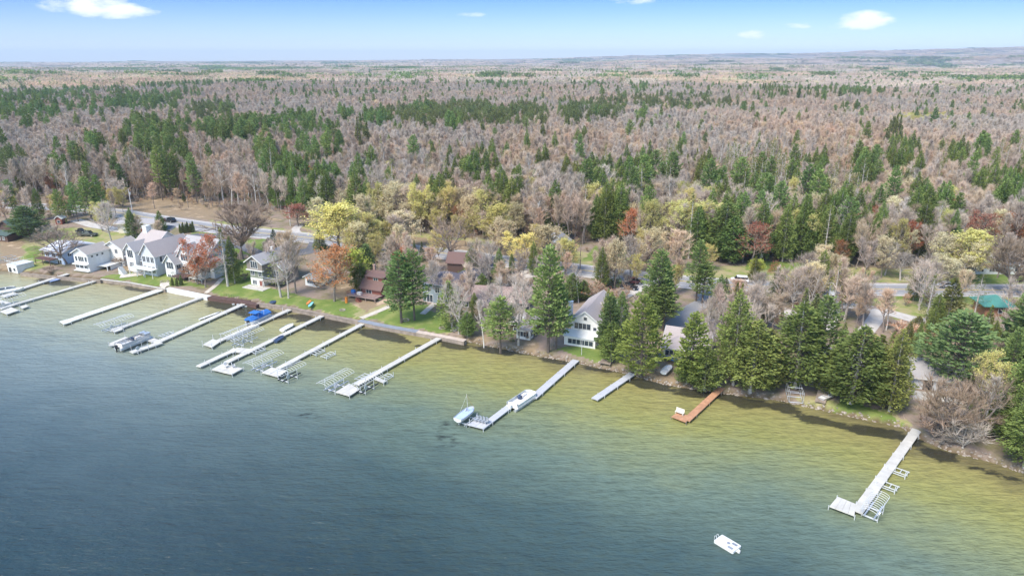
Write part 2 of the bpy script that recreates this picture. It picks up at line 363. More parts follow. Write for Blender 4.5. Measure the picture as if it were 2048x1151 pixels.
LAWN = [[(195, 556), (260, 545), (330, 545), (420, 575), (330, 577)], [(45, 500), (75, 490), (88, 500), (85, 520), (60, 525)], [(420, 590), (440, 560), (480, 520), (510, 515), (520, 570), (620, 595), (700, 605), (720, 640), (520, 603)],
        [(725, 636), (790, 605), (860, 610), (900, 640), (905, 668), (880, 666), (730, 641)], [(1110, 700), (1130, 690), (1200, 690), (1245, 715), (1190, 722)],
        [(455, 500), (475, 478), (555, 476), (570, 490), (540, 505), (500, 515)], [(300, 460), (310, 447), (360, 448), (340, 462)], [(380, 455), (440, 462), (420, 475), (380, 472)], [(1170, 520), (1190, 490), (1260, 500), (1240, 525)],
        [(1490, 540), (1500, 520), (1610, 525), (1640, 545)], [(1900, 565), (1910, 545), (2048, 548), (2048, 568)], [(1780, 600), (1790, 590), (1960, 590), (1980, 600)], [(245, 478), (300, 470), (330, 478), (300, 490), (250, 487)],
        [(1640, 822), (1700, 800), (1800, 830), (1800, 850), (1700, 830)]]
DRY = [[(0, 480), (60, 455), (240, 455), (330, 480), (220, 500), (60, 545), (0, 540)], [(600, 455), (640, 440), (1300, 520), (1300, 545), (900, 498), (640, 470)], [(1250, 530), (2048, 540), (2048, 572), (1400, 560)], [(1700, 600), (1790, 590), (2048, 592), (1900, 640), (1800, 640)],
       [(640, 600), (760, 600), (900, 625), (905, 670), (640, 628)], [(420, 440), (600, 462), (640, 470), (420, 452)], [(1600, 790), (1800, 820), (1820, 850), (1600, 815)]]
DIRT = [[(262, 420), (280, 390), (450, 405), (560, 440), (420, 440)], [(800, 470), (1100, 500), (1100, 525), (820, 490)], [(1190, 520), (1340, 530), (1340, 552), (1200, 536)], [(0, 545), (0, 480), (50, 480), (40, 545)],
        [(640, 565), (700, 560), (790, 600), (730, 625), (700, 605)], [(1280, 700), (1360, 720), (1400, 780), (1300, 770)], [(930, 650), (1080, 690), (1070, 708), (930, 678)], [(1280, 735), (1340, 760), (1330, 768), (1270, 748)],
        [(240, 535), (360, 520), (400, 545), (290, 548)]]
def region(polys):
    a = np.zeros(len(V)); idx = np.where(near)[0]; xs = X[idx]; ys = Y[idx]; acc = np.zeros(len(idx), bool)
    jx = wav(xs, ys, 9)*.8; jy = wav(xs+50, ys+20, 7)*.8
    for P in polys: acc |= inpoly(xs+jx, ys+jy, gp(P))
    a[idx] = acc; return a
vattr(ground.data, 'lawn', region(LAWN)); vattr(ground.data, 'dry', region(DRY)); vattr(ground.data, 'dirt', region(DIRT))
sgn = seg_dist(X, Y, SH); vattr(ground.data, 'bed', (sgn < .25).astype(float))
vattr(ground.data, 'far', sstep((np.sqrt(X*X+Y*Y)-2500)/2500))
m, nt, b = new_mat('ground_cover')
def attr(nt, n): a = N(nt, 'ShaderNodeAttribute'); a.attribute_name = n; return a.outputs['Fac']
n1 = noise_(nt, .25, 6, .65); n2 = noise_(nt, 1.7, 5, .7); n3 = noise_(nt, .06, 4)
litter = mixc(nt, n2, (.20, .15, .12), (.33, .26, .21)); litter = mixc(nt, ramp(nt, n1, [(.45, (0, 0, 0)), (.62, (.8, .8, .8))]).outputs[0], litter, (.16, .15, .07))
dry = mixc(nt, n2, (.28, .24, .12), (.38, .33, .19)); dry = mixc(nt, ramp(nt, n1, [(.42, (0, 0, 0)), (.6, (1, 1, 1))]).outputs[0], dry, (.20, .24, .07))
lawn = mixc(nt, n2, (.10, .155, .035), (.165, .22, .06)); lawn = mixc(nt, ramp(nt, n1, [(.52, (0, 0, 0)), (.66, (.6, .6, .6))]).outputs[0], lawn, (.30, .27, .13)); lawn = mixc(nt, ramp(nt, n1, [(.42, (0, 0, 0)), (.7, (.7, .7, .7))]).outputs[0], lawn, (.22, .25, .07))
dirt = mixc(nt, n2, (.20, .145, .09), (.32, .245, .16)); dirt = mixc(nt, ramp(nt, n1, [(.55, (0, 0, 0)), (.66, (1, 1, 1))]).outputs[0], dirt, (.48, .36, .25))
def soft(nt, a, nn): return math_(nt, 'MULTIPLY', math_(nt, 'SUBTRACT', math_(nt, 'ADD', a, math_(nt, 'MULTIPLY', math_(nt, 'SUBTRACT', nn, .5), .9)), .3), 2.2, clamp=True)
c = mixc(nt, soft(nt, attr(nt, 'dry'), n2), litter, dry); c = mixc(nt, soft(nt, attr(nt, 'dirt'), n2), c, dirt); c = mixc(nt, soft(nt, attr(nt, 'lawn'), n2), c, lawn)
fn = noise_(nt, .006, 5, .65, mapping=(1, .45, 1)); fn2 = noise_(nt, .0025, 4, .6, mapping=(1, .35, 1))
farc = ramp(nt, fn, [(.38, (.10, .12, .06)), (.48, (.26, .21, .18)), (.6, (.34, .28, .22)), (.72, (.42, .38, .22))]).outputs[0]
farc = mixc(nt, ramp(nt, fn2, [(.52, (0, 0, 0)), (.58, (1, 1, 1))]).outputs[0], farc, (.09, .12, .07))
c = mixc(nt, attr(nt, 'far'), c, farc); c = mixc(nt, attr(nt, 'bed'), c, (.12, .085, .05))
nt.links.new(c, b.inputs['Base Color']); b.inputs['Roughness'].default_value = .95; b.inputs['Specular IOR Level'].default_value = .1
bp = N(nt, 'ShaderNodeBump'); bp.inputs['Strength'].default_value = .5; bp.inputs['Distance'].default_value = .15; nt.links.new(noise_(nt, 3, 4), bp.inputs['Height']); nt.links.new(bp.outputs[0], b.inputs['Normal'])
ground.data.materials.append(m)

# ------------------------------------------------------------ water
wx = axis_coords(-190, 125, 1.0, -1500, 1500); wy = axis_coords(30, 215, 1.0, -500, 900)
water, WV = grid_mesh('water', wx, wy, lambda x, y: np.zeros(len(x))); tag(water, kind='structure')
ws = -seg_dist(WV[:, 0], WV[:, 1], SH)
# drop water faces lying well inland (they would sit under the ground anyway)
vattr(water.data, 'off', ws)
WEED = [(450, 600, 40, 6, 1), (500, 622, 75, 7, 1), (465, 612, 60, 5, .8), (115, 562, 45, 5, .7), (230, 565, 30, 4, .7), (270, 578, 40, 3, .6), (592, 634, 24, 4, 1), (592, 642, 6, 3, 1), (655, 648, 26, 8, 1), (690, 660, 12, 3, .7), (758, 667, 45, 8, 1), (790, 676, 20, 4, .8), (827, 686, 8, 4, 1),
        (900, 690, 28, 5, 1), (1000, 700, 70, 5, .9), (960, 694, 40, 4, .8), (1100, 722, 50, 4, .6), (1190, 735, 60, 6, .7), (1300, 765, 60, 7, .9), (1400, 785, 70, 9, 1), (1480, 802, 70, 8, 1), (1560, 815, 60, 9, 1), (1640, 838, 60, 9, 1), (1720, 858, 70, 9, 1.1), (1770, 870, 50, 8, 1), (1830, 885, 40, 14, .8), (1880, 905, 50, 10, .9), (1970, 940, 60, 6, .7), (2030, 960, 60, 6, .7),
        (640, 700, 8, 4, .4), (930, 870, 60, 22, .35), (640, 820, 60, 14, .2), (1440, 850, 5, 2, .8), (1755, 893, 5, 3, .8)]
wd = np.zeros(len(WV)); nr = (ws > -2) & (np.abs(WV[:, 0]) < 200) & (WV[:, 1] > 60) & (WV[:, 1] < 215)
I = np.where(nr)[0]; fx = WV[I, 1]*math.cos(PITCH)+CAMH*math.sin(PITCH); fd = CAMH*math.cos(PITCH)-WV[I, 1]*math.sin(PITCH)
wpx = 1024+FPX*WV[I, 0]/fx; wpy = 575.5+FPX*fd/fx
for cx, cy, rx, ry, st in WEED:
    if cx > 950 and rx > 20: ry *= 1.5; st *= 1.25
    elif rx > 10: ry *= 1.4; st *= 1.6
    ox, oy = G(cx, cy)                               # patch centre, size and lie in metres on the lake bed
    ex = (G(cx+rx, cy+rx*.19)[0]-ox, G(cx+rx, cy+rx*.19)[1]-oy); a = math.hypot(*ex); ex = (ex[0]/a, ex[1]/a)
    bb = abs(G(cx, cy+ry)[1]-oy)*.9
    WX = WV[I, 0]+wav(WV[I, 0], WV[I, 1], 17)*1.6; WY = WV[I, 1]+wav(WV[I, 0]+40, WV[I, 1], 11)*1.1
    dx = (WX-ox)*ex[0]+(WY-oy)*ex[1]; dy = -(WX-ox)*ex[1]+(WY-oy)*ex[0]
    q = 1.35-np.sqrt((dx/a)**2+(dy/bb)**2); wd[I] = np.maximum(wd[I], np.clip(q, 0, 1)*st)
vattr(water.data, 'weed', wd)
m, nt, b = new_mat('lake_water')
off = attr(nt, 'off'); weed = attr(nt, 'weed')
big = noise_(nt, .035, 4, .55); mid = noise_(nt, .16, 5, .62, mapping=(.7, 1.2, 1)); fine = noise_(nt, .9, 4, .6, mapping=(.6, 1.3, 1))
tt = N(nt, 'ShaderNodeTexCoord'); sx = N(nt, 'ShaderNodeSeparateXYZ'); nt.links.new(tt.outputs['Object'], sx.inputs[0])
o2 = math_(nt, 'ADD', off, math_(nt, 'MULTIPLY', math_(nt, 'SUBTRACT', big, .5), 13)); o2 = math_(nt, 'ADD', o2, math_(nt, 'MULTIPLY', math_(nt, 'SUBTRACT', mid, .5), 12))
o2 = math_(nt, 'DIVIDE', o2, 120)
colr = ramp(nt, o2, [(0, (.16, .135, .06)), (.04, (.27, .24, .085)), (.12, (.255, .25, .085)), (.18, (.21, .23, .11)), (.29, (.12, .165, .13)), (.41, (.05, .084, .085)), (.60, (.020, .040, .049)), (1, (.006, .022, .032))]).outputs[0]
colr = mixc(nt, ramp(nt, fine, [(.42, (0, 0, 0)), (.7, (.55, .55, .55))]).outputs[0], colr, mixc(nt, .6, colr, (.05, .06, .035)))
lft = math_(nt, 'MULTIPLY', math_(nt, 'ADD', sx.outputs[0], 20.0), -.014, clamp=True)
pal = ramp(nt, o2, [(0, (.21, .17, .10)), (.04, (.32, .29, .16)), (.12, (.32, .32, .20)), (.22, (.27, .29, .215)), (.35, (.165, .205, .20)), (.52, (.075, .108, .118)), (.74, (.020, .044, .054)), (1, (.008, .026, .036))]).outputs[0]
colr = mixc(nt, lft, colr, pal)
wm = math_(nt, 'MULTIPLY', math_(nt, 'SUBTRACT', math_(nt, 'ADD', weed, math_(nt, 'MULTIPLY', math_(nt, 'ADD', math_(nt, 'SUBTRACT', mid, .5), math_(nt, 'MULTIPLY', math_(nt, 'SUBTRACT', fine, .5), .55)), 2.0)), .34), 3.2, clamp=True)
wm = math_(nt, 'MULTIPLY', wm, math_(nt, 'MULTIPLY', weed, 4, clamp=True))
colr = mixc(nt, math_(nt, 'MULTIPLY', wm, .84), colr, (.012, .014, .014))
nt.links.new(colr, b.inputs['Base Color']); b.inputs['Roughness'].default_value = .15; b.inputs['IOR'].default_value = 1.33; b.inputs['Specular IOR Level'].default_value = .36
wv = noise_(nt, .55, 3, .55, mapping=(.42, 1.25, 1)); wv2 = noise_(nt, 1.6, 4, .6, mapping=(.5, 1.2, 1)); wv3 = noise_(nt, .13, 2, .5, mapping=(.6, 1.2, 1))
hh = math_(nt, 'ADD', math_(nt, 'ADD', math_(nt, 'MULTIPLY', wv, .8), math_(nt, 'MULTIPLY', wv2, .38)), math_(nt, 'MULTIPLY', wv3, .9))
wp = noise_(nt, .03, 3, .6, mapping=(.6, 1.5, 1)); hh = math_(nt, 'MULTIPLY', hh, math_(nt, 'ADD', math_(nt, 'MULTIPLY', wp, .9), .5)); bp = N(nt, 'ShaderNodeBump'); bp.inputs['Strength'].default_value = 1.0; bp.inputs['Distance'].default_value = .66; nt.links.new(hh, bp.inputs['Height']); nt.links.new(bp.outputs[0], b.inputs['Normal'])
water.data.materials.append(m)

# ------------------------------------------------------------ roads and drives (sheets draped on the ground)
def strip(name, pts, width, mat, lift, kind='structure', label=None, cat=None, close_step=1.0, across=6):
    pts = np.array(pts, float); P = [pts[0]]
    for a, b in zip(pts[:-1], pts[1:]):
        n = max(1, int(np.linalg.norm(b-a)/close_step))
        for i in range(1, n+1): P.append(a+(b-a)*i/n)
    P = np.array(P)
    for _ in range(6): P[1:-1] = P[1:-1]*.5+(P[:-2]+P[2:])*.25
    T = np.gradient(P, axis=0); T /= np.linalg.norm(T, axis=1)[:, None]; Nn = np.stack([-T[:, 1], T[:, 0]], 1)
    rows = []
    for j in range(across+1):
        q = P+Nn*((j/across-.5)*width); rows.append(np.column_stack([q, height(q[:, 0], q[:, 1])+lift]))
    v = np.stack(rows, 1).reshape(-1, 3); k = across+1; F = []
    for i in range(len(P)-1):
        for j in range(across): a = i*k+j; F.append((a, a+k, a+k+1, a+1))
    mb = MB(); mb.addn(v, F); o = mb.build(name, mat); tag(o, label, cat, kind=kind); return P, Nn
RP = ROAD[(ROAD[:, 0] > -330) & (ROAD[:, 0] < 330)]
strip('road_shoulder', RP, 10.5, M['gravel'], .05)
P_, N_ = strip('road', RP, 8.2, M['road'], .10)
for offv, wd_, mt in ((-3.4, .2, M['paint_line']), (3.4, .2, M['paint_line']), (-.15, .16, M['paint_yellow']), (.15, .16, M['paint_yellow'])):
    q = P_+N_*offv; strip('road_marking', q[::3], wd_, mt, .125, across=1)
DRIVES = [([(1420, 575), (1418, 600), (1380, 620), (1340, 660)], 4.5, 'road'), ([(1480, 580), (1440, 590), (1418, 600)], 9, 'road'), ([(1300, 565), (1270, 580), (1230, 600), (1205, 625)], 3.6, 'gravel'), ([(1560, 620), (1620, 640), (1650, 660), (1660, 620), (1665, 590)], 4.2, 'gravel'),
          ([(1665, 610), (1720, 612), (1780, 625), (1830, 640), (1900, 650)], 4.0, 'gravel'), ([(1760, 620), (1750, 640), (1730, 665)], 3.4, 'gravel'), ([(345, 450), (330, 463), (290, 467), (250, 475)], 4, 'tarmac'), ([(455, 465), (430, 475), (395, 470), (350, 478)], 5, 'tarmac'),
          ([(430, 480), (470, 487), (520, 508)], 4, 'tarmac'), ([(600, 470), (588, 460), (600, 450)], 3, 'gravel'), ([(1130, 540), (1080, 548), (1040, 548)], 6, 'gravel'), ([(150, 440), (190, 452), (250, 462)], 4, 'gravel'),
          ([(640, 478), (630, 500), (600, 505), (560, 512)], 6, 'tarmac')]
for pts, wdt, mt in DRIVES: strip('driveway', gp(pts), wdt, M[mt], .07)
for pts, wdt, mt in [([(412, 586), (430, 572), (445, 556)], 1.4, 'paving'), ([(905, 662), (925, 645)], 1.3, 'paving'), ([(845, 628), (870, 606)], 1.6, 'paving'), ([(722, 636), (780, 612)], 1.6, 'paving'), ([(240, 553), (300, 545), (350, 530)], 3.0, 'paving'), ([(330, 565), (322, 572), (331, 577)], 2.4, 'paving')]:
    strip('path', gp(pts), wdt, M[mt], .06)

# ------------------------------------------------------------ trees
def unit(a): return a/np.maximum(np.linalg.norm(a, axis=-1, keepdims=True), 1e-9)
def blades(P, D, L, W, rng):
    """n tapering twigs or leaves: triangles from P along D"""
    n = len(P); r = unit(rng.normal(size=(n, 3))); s = unit(np.cross(D, r))
    L = np.broadcast_to(L, (n,))[:, None]; W = np.broadcast_to(W, (n,))[:, None]
    v = np.stack([P-s*W/2, P+s*W/2, P+D*L], 1).reshape(-1, 3); return v, np.arange(3*n).reshape(-1, 3)
def leaves(P, D, L, W, rng):
    n = len(P); r = unit(rng.normal(size=(n, 3))); s = unit(np.cross(D, r))
    L = np.broadcast_to(L, (n,))[:, None]; W = np.broadcast_to(W, (n,))[:, None]
    v = np.stack([P, P+D*L*.5+s*W/2, P+D*L, P+D*L*.5-s*W/2], 1).reshape(-1, 3); return v, np.arange(4*n).reshape(-1, 4)
def broadleaf(seed, H=17, spread=4.5, base=.35, limbs=18, subs=6, twigs=9, tl=1.3, tw=.05, leafn=0, leafs=.3, lean=0, rtrunk=None, fork=0, up=.5, round_=1.0):
    """trunk + limbs in one collector, twigs and leaves in the other"""
    rng = np.random.RandomState(seed); T = MB(); C = MB(); r0 = rtrunk or .011*H+.06
    def leader(p0, d0, L, r):
        pts = [np.array(p0, float)]; d = np.array(d0, float); k = 7
        for i in range(k):
            d = d+rng.normal(size=3)*.07; d[2] = abs(d[2])+.12; d /= np.linalg.norm(d); pts.append(pts[-1]+d*L/k)
        for i in range(k): T.tube(pts[i], pts[i+1], r*(1-i/k*.9), r*(1-(i+1)/k*.9), 6, cap=False)
        return pts
    stems = []
    if fork:
        b = leader((0, 0, 0), (lean, 0, 1), H*base, r0)
        for i in range(fork):
            a = 6.28*i/fork+rng.uniform(0, 1); stems.append(leader(b[-1], (math.cos(a)*.45, math.sin(a)*.45, 1), H*(.95-base), r0*.62))
    else: stems.append(leader((0, 0, -.3), (lean, 0, 1), H*.96, r0))
    tp = []; td = []
    for st in stems:
        st = np.array(st); nl = max(3, limbs//len(stems)); z0 = H*base; z1 = st[-1][2]
        for i in range(nl):
            t = (i+rng.uniform(0, .9))/nl; z = z0+(z1-z0)*t*.97; j = np.interp(z, st[:, 2], np.arange(len(st))); p = np.array([np.interp(j, np.arange(len(st)), st[:, q]) for q in range(3)])
            a = i*2.4+rng.uniform(-.5, .5); env = math.sin(math.pi*(.16+.80*t**.8))**(.6*round_); L = spread*env*rng.uniform(.75, 1.15)*(1.0 if len(stems) == 1 else .8)
            e = up*rng.uniform(.6, 1.3)+t*.9; d = np.array([math.cos(a)*math.cos(e), math.sin(a)*math.cos(e), math.sin(e)]); k = 4; q = p; rr = r0*.36*(1-t*.6)+.02; P = [q]
            for s_ in range(k):
                d = d+rng.normal(size=3)*.14+np.array([0, 0, .08]); d /= np.linalg.norm(d); q2 = q+d*L/k; T.tube(q, q2, rr*(1-s_/k*.8), rr*(1-(s_+1)/k*.8), 4, cap=False); q = q2; P.append(q)
            P = np.array(P)
            for s_ in range(subs):
                f = rng.uniform(.25, 1)*k; fi = min(int(f), k-1); o = P[fi]+(P[fi+1]-P[fi])*(f-fi); dd = unit(P[fi+1]-P[fi]); dd = unit(dd+rng.normal(size=3)*.6+np.array([0, 0, .25])); l2 = L*.38*rng.uniform(.6, 1.2)+.4
                o2 = o+dd*l2; C.tube(o, o2, rr*.35+.012, .012, 3, cap=False)
                g = rng.uniform(0.1, 1, twigs)[:, None]; tp.append(o+dd*l2*g); td.append(unit(dd+rng.normal(size=(twigs, 3))*.4+np.array([0, 0, .75])))
            g = rng.uniform(0.5, 1, twigs)[:, None]; tp.append(P[-2]+(P[-1]-P[-2])*g); td.append(unit(unit(P[-1]-P[-2])+rng.normal(size=(twigs, 3))*.5+np.array([0, 0, .3])))
    tp = np.vstack(tp); td = np.vstack(td); n = len(tp)
    v, f = blades(tp, td, tl*rng.uniform(.5, 1.2, n), tw*rng.uniform(.7, 1.3, n), rng); C.addn(v, f, 0)
    if leafn:
        i = rng.randint(0, n, leafn); P = tp[i]+td[i]*(tl*rng.uniform(.2, 1.1, leafn))[:, None]+rng.normal(size=(leafn, 3))*.16
        D = unit(rng.normal(size=(leafn, 3))+np.array([0, 0, .3])); v, f = leaves(P, D, leafs*rng.uniform(.6, 1.3, leafn), leafs*.7, rng); C.addn(v, f, 1)
    return T, C
def conifer(seed, H=22, Rm=3.6, base=.15, whorl=.95, nb=5, clump=34, droop=0.0, tip=.3, size=.75, width=.32, ragged=.35, profile='pine', rt=None, flat=.25):
    rng = np.random.RandomState(seed); T = MB(); C = MB(); r0 = rt or .010*H+.05
    top = np.array([rng.normal()*.2, rng.normal()*.2, H]); k = 6; pr = np.array([0, 0, -.3])
    for i in range(k):
        q = np.array([top[0]*(i+1)/k, top[1]*(i+1)/k, H*(i+1)/k]); T.tube(pr, q, r0*(1-i/k*.9), r0*(1-(i+1)/k*.9), 6, cap=False); pr = q
    z = H*base; P_ = []; D_ = []; L_ = []; wi = 0
    while z < H*.985:
        t = (z-H*base)/(H*(1-base)); wi += 1
        if profile == 'pine': env = (min(1, (t+.12)/.3)**.7)*(1-t)**.5*1.05+.05
        elif profile == 'column': env = (1-t**2.5)*min(1, (t+.25)/.3)
        elif profile == 'cone': env = (1-t)**.85+.02
        else: env = (1-t**1.7)**.8*min(1, (t+.3)/.5)
        n = max(3, int(nb*(1 if t < .8 else .8)))
        for i in range(n):
            L = Rm*env*(1-ragged*rng.uniform(0, 1)**1.3)*(1.15 if rng.uniform() < .12 else 1)
            if L < .15: continue
            a = i*6.283/n+wi*1.1+rng.uniform(-.35, .35); zz = z+rng.uniform(-.3, .3)*whorl; e = .08-droop+t*.75+rng.uniform(-.12, .12)
            d = np.array([math.cos(a)*math.cos(e), math.sin(a)*math.cos(e), math.sin(e)]); o = np.array([top[0]*zz/H, top[1]*zz/H, zz]); e2 = o+d*L+np.array([0, 0, tip*L*.35])
            C.tube(o, o+d*L*.7, .018*L+.015, .01, 3, 1, cap=False)
            m = max(4, int(clump*(L/Rm)**1.1)); f = rng.uniform(.22, 1, m)**.75
            pts = o+(d*L)*f[:, None]; pts[:, 2] += tip*L*.35*f**2
            side = np.array([-math.sin(a), math.cos(a), 0]); sw = rng.normal(size=m)*.26*L*np.sin(np.pi*np.clip(f*.8+.15, 0, 1)); pts = pts+side*sw[:, None]; pts[:, 2] += rng.normal(size=m)*flat*.5-abs(sw)*droop*.5
            dd = unit(d+side*(np.sign(sw)*.6)[:, None]+rng.normal(size=(m, 3))*.45+np.array([0, 0, .35-droop])); P_.append(pts); D_.append(dd); L_.append(np.full(m, size*(.75+.25*L/Rm)))
        z += whorl*(1.0-.35*t)
    m = 26; P_.append(np.column_stack([np.full(m, top[0])+rng.normal(size=m)*.12, np.full(m, top[1])+rng.normal(size=m)*.12, H-rng.uniform(0, 1.6, m)])); D_.append(unit(rng.normal(size=(m, 3))*.6+np.array([0, 0, 1.0]))); L_.append(np.full(m, size*.7))
    P = np.vstack(P_); D = np.vstack(D_); L = np.concatenate(L_)*rng.uniform(.6, 1.25, len(P)); v, f = leaves(P-D*(L*.35)[:, None], D, L, width*rng.uniform(.7, 1.2, len(P)), rng); C.addn(v, f, 0)
    return T, C
def bush(seed, H=2.5, Rm=1.6, n=420, leafs=.3, stems=9):
    rng = np.random.RandomState(seed); T = MB(); C = MB()
    for i in range(stems):
        a = rng.uniform(0, 6.28); l = rng.uniform(.5, 1); T.tube((0, 0, -.1), (math.cos(a)*Rm*.7*l, math.sin(a)*Rm*.7*l, H*.8*l+.2), .05, .015, 4, cap=False)
    d = unit(rng.normal(size=(n, 3))); d[:, 2] = abs(d[:, 2])*1.0; r = rng.uniform(.45, 1, n)**.5*(1+.2*np.sin(d[:, 0]*7)+.15*np.sin(d[:, 1]*9)); P = d*r[:, None]*np.array([Rm, Rm, H]); D = unit(d+rng.normal(size=(n, 3))*.6)
    v, f = leaves(P, D, leafs*rng.uniform(.6, 1.4, n), leafs*.6, rng); C.addn(v, f, 0); return T, C

PROTO = {}
def proto(kind, variants, mats):
    """mats = (bark, crown material 0, crown material 1)"""
    L = []
    for T, C in variants:
        h = max(v[:, 2].max() for v in C.v)
        one = MB()
        for v, s_ in ((T, 0), (C, 1)):
            base = one.n; one.v += v.v; one.f += [tuple(i+base for i in q) for q in v.f]; one.mi += [m+s_ for m in v.mi]; one.n += v.n
        L.append(dict(trunk=T.mesh(kind+'_trunk', mats[0]), crown=C.mesh(kind+'_crown', [mats[1], mats[2]]), one=one.mesh(kind, list(mats)), h=h))
    PROTO[kind] = L
b_ = broadleaf
proto('bare', [b_(11, 17, 3.6, .40, 26, 7, 15, 1.6, .05, up=.85), b_(12, 16, 4.0, .36, 26, 7, 15, 1.6, .05, up=.85, fork=2), b_(13, 18, 3.2, .45, 26, 7, 15, 1.6, .05, up=.85), b_(14, 16, 3.8, .34, 26, 7, 15, 1.6, .05, up=.85, fork=3)], (M['bark'], M['twig'], M['twig']))
proto('bare_tan', [b_(21, 16, 4.4, .36, 26, 7, 14, 1.5, .05, up=.75, leafn=400, leafs=.18), b_(22, 15, 4.6, .33, 26, 7, 14, 1.5, .05, up=.75, leafn=400, leafs=.18, fork=2)], (M['bark'], M['twig_tan'], M['twig_tan']))
proto('pale', [b_(31, 17, 3.6, .4, 18, 6, 9, 1.4, .055, up=.75), b_(32, 16, 3.2, .42, 18, 6, 9, 1.3, .055, up=.8)], (M['birch'], M['twig_pale'], M['twig_pale']))
proto('oak', [b_(41, 17, 8.5, .27, 44, 11, 20, 1.5, .05, fork=4, up=.3, rtrunk=.55), b_(42, 16, 8.0, .30, 34, 8, 11, 1.4, .045, fork=3, up=.3, rtrunk=.45)], (M['bark'], M['twig_brown'], M['twig_brown']))
proto('greytree', [b_(45, 15, 5.5, .25, 28, 9, 13, 1.4, .04, fork=3, up=.4, rtrunk=.28), b_(46, 14, 5, .3, 28, 9, 13, 1.4, .04, up=.4, rtrunk=.28)], (M['bark_pale'], M['twig_pale'], M['twig_pale']))
def lf(kind, leaf, n=2600, s=.34, H=14, sp=4.6, twg='twig_tan', bark='bark', **k): proto(kind, [b_(51+i, H*(1+.06*i), sp*(1+.05*i), .24, 30, 7, 10, 1.3, .045, leafn=n, leafs=s, fork=(0, 3)[i], **k) for i in range(2)], (M[bark], M[twg], M[leaf]))
lf('rust', 'leaf_rust', 3600, .32); lf('red', 'leaf_red', 2600, .3, 12, 4); lf('yellow', 'leaf_yellow', 6500, .34, 16, 5); lf('olive', 'leaf_olive', 6000, .32, 16, 5.5)
lf('lime', 'leaf_lime', 5500, .34, 9, 3.6); lf('cream', 'leaf_cream', 5000, .34, 15, 5.2)
c_ = conifer
proto('pine', [c_(61, 22, 4.3, .2, clump=54), c_(62, 22, 4.2,   .34, 1.1, 6, 54, ragged=.55), c_(63, 21, 4.8,   .24, 1.0, 6, 54, ragged=.5)], (M['bark_dark'], M['needle'], M['bark_dark']))
proto('pine_lite', [c_(64, 20, 4.6, .10, 1.0, 6, 56, ragged=.5), c_(65, 21, 4.0, .12, 1.05, 6, 56, ragged=.5)], (M['bark_dark'], M['needle_lite'], M['bark_dark']))
proto('pine_blue', [c_(66, 20, 5.4, .14, 1.05, 7, 64, ragged=.4, tip=.5), c_(67, 18, 4.0, .1, .9, 6, 56, ragged=.4)], (M['bark_dark'], M['needle_blue'], M['bark_dark']))
proto('cedar', [c_(71, 17, 3.5, .12, .62, 7, 52, .18, .1, .52, .22, .48, 'dome', flat=.6), c_(72, 18, 3.6, .10, .6, 7, 52, .2, .1, .52, .22, .4, 'dome', flat=.6), c_(73, 16, 3.8, .12, .62, 7, 52, .15, .1, .52, .22, .4, 'dome', flat=.6)], (M['bark_pale'], M['cedar'], M['bark_dark']))
proto('cedar_gold', [c_(74, 17, 3.6, .1, .62, 7, 50, .2, .1, .52, .22, .4, 'dome', flat=.6), c_(75, 15, 3.0, .12, .6, 7, 28, .2, .1, .6, .24, .45, 'cone')], (M['bark_pale'], M['cedar_gold'], M['bark_dark']))
proto('spruce', [c_(76, 13, 2.5, .04, .5, 7, 26, .25, .2, .5, .22, .2, 'cone'), c_(77, 14, 2.3, .05, .5, 7, 26, .2, .2, .5, .22, .25, 'cone')], (M['bark_dark'], M['needle_dark'], M['bark_dark']))
proto('thin', [c_(78, 16, 2.4, .25, .9, 4, 12, .1, .1, .5, .18, .55, 'cone'), c_(79, 17, 2.6, .3, .9, 4, 12, .05, .1, .5, .18, .6, 'pine')], (M['bark_pale'], M['cedar_gold'], M['bark_pale']))
proto('redpine', [c_(81, 19, 3.6, .5, .8, 6, 34, 0, .6, .6, .26, .3, 'dome'), c_(82, 20, 3.3, .52, .8, 6, 34, 0, .6, .6, .26, .35, 'dome')], (M['bark_pale'], M['needle_dark'], M['bark_dark']))
proto('arbor', [c_(83, 4.5, .85, .0, .3, 7, 16, -.5, .3, .34, .16, .12, 'column')], (M['bark_dark'], M['needle_dark'], M['bark_dark']))
proto('bush', [bush(91), bush(92)], (M['bark'], M['cedar'], M['cedar'])); proto('bush_brown', [b_(93, 4, 2.2, .1, 18, 6, 8, .8, .05, fork=4, rtrunk=.05)], (M['bark'], M['twig_brown'], M['twig_brown']))
proto('bush_red', [bush(94, 2.2, 1.6, 500, .22)], (M['bark_dark'], M['leaf_red'], M['leaf_red'])); proto('bush_yellow', [bush(95, 2.6, 1.8, 500, .24)], (M['bark'], M['leaf_yellow'], M['leaf_yellow']))
proto('bush_grey', [b_(96, 5, 3.0, .08, 22, 7, 9, 1.0, .05, fork=5, rtrunk=.12, up=.3)], (M['bark_pale'], M['twig_pale'], M['twig_pale']))
proto('bush_rust', [b_(97, 5, 2.6, .08, 20, 6, 9, .9, .05, fork=5, rtrunk=.1, leafn=300, leafs=.2)], (M['bark'], M['twig_tan'], M['leaf_rust']))
proto('ivy', [c_(98, 9, 2.2, .08, .6, 6, 26, .1, .0, .4, .22, .4, 'dome')], (M['bark_pale'], M['cedar'], M['bark_dark']))

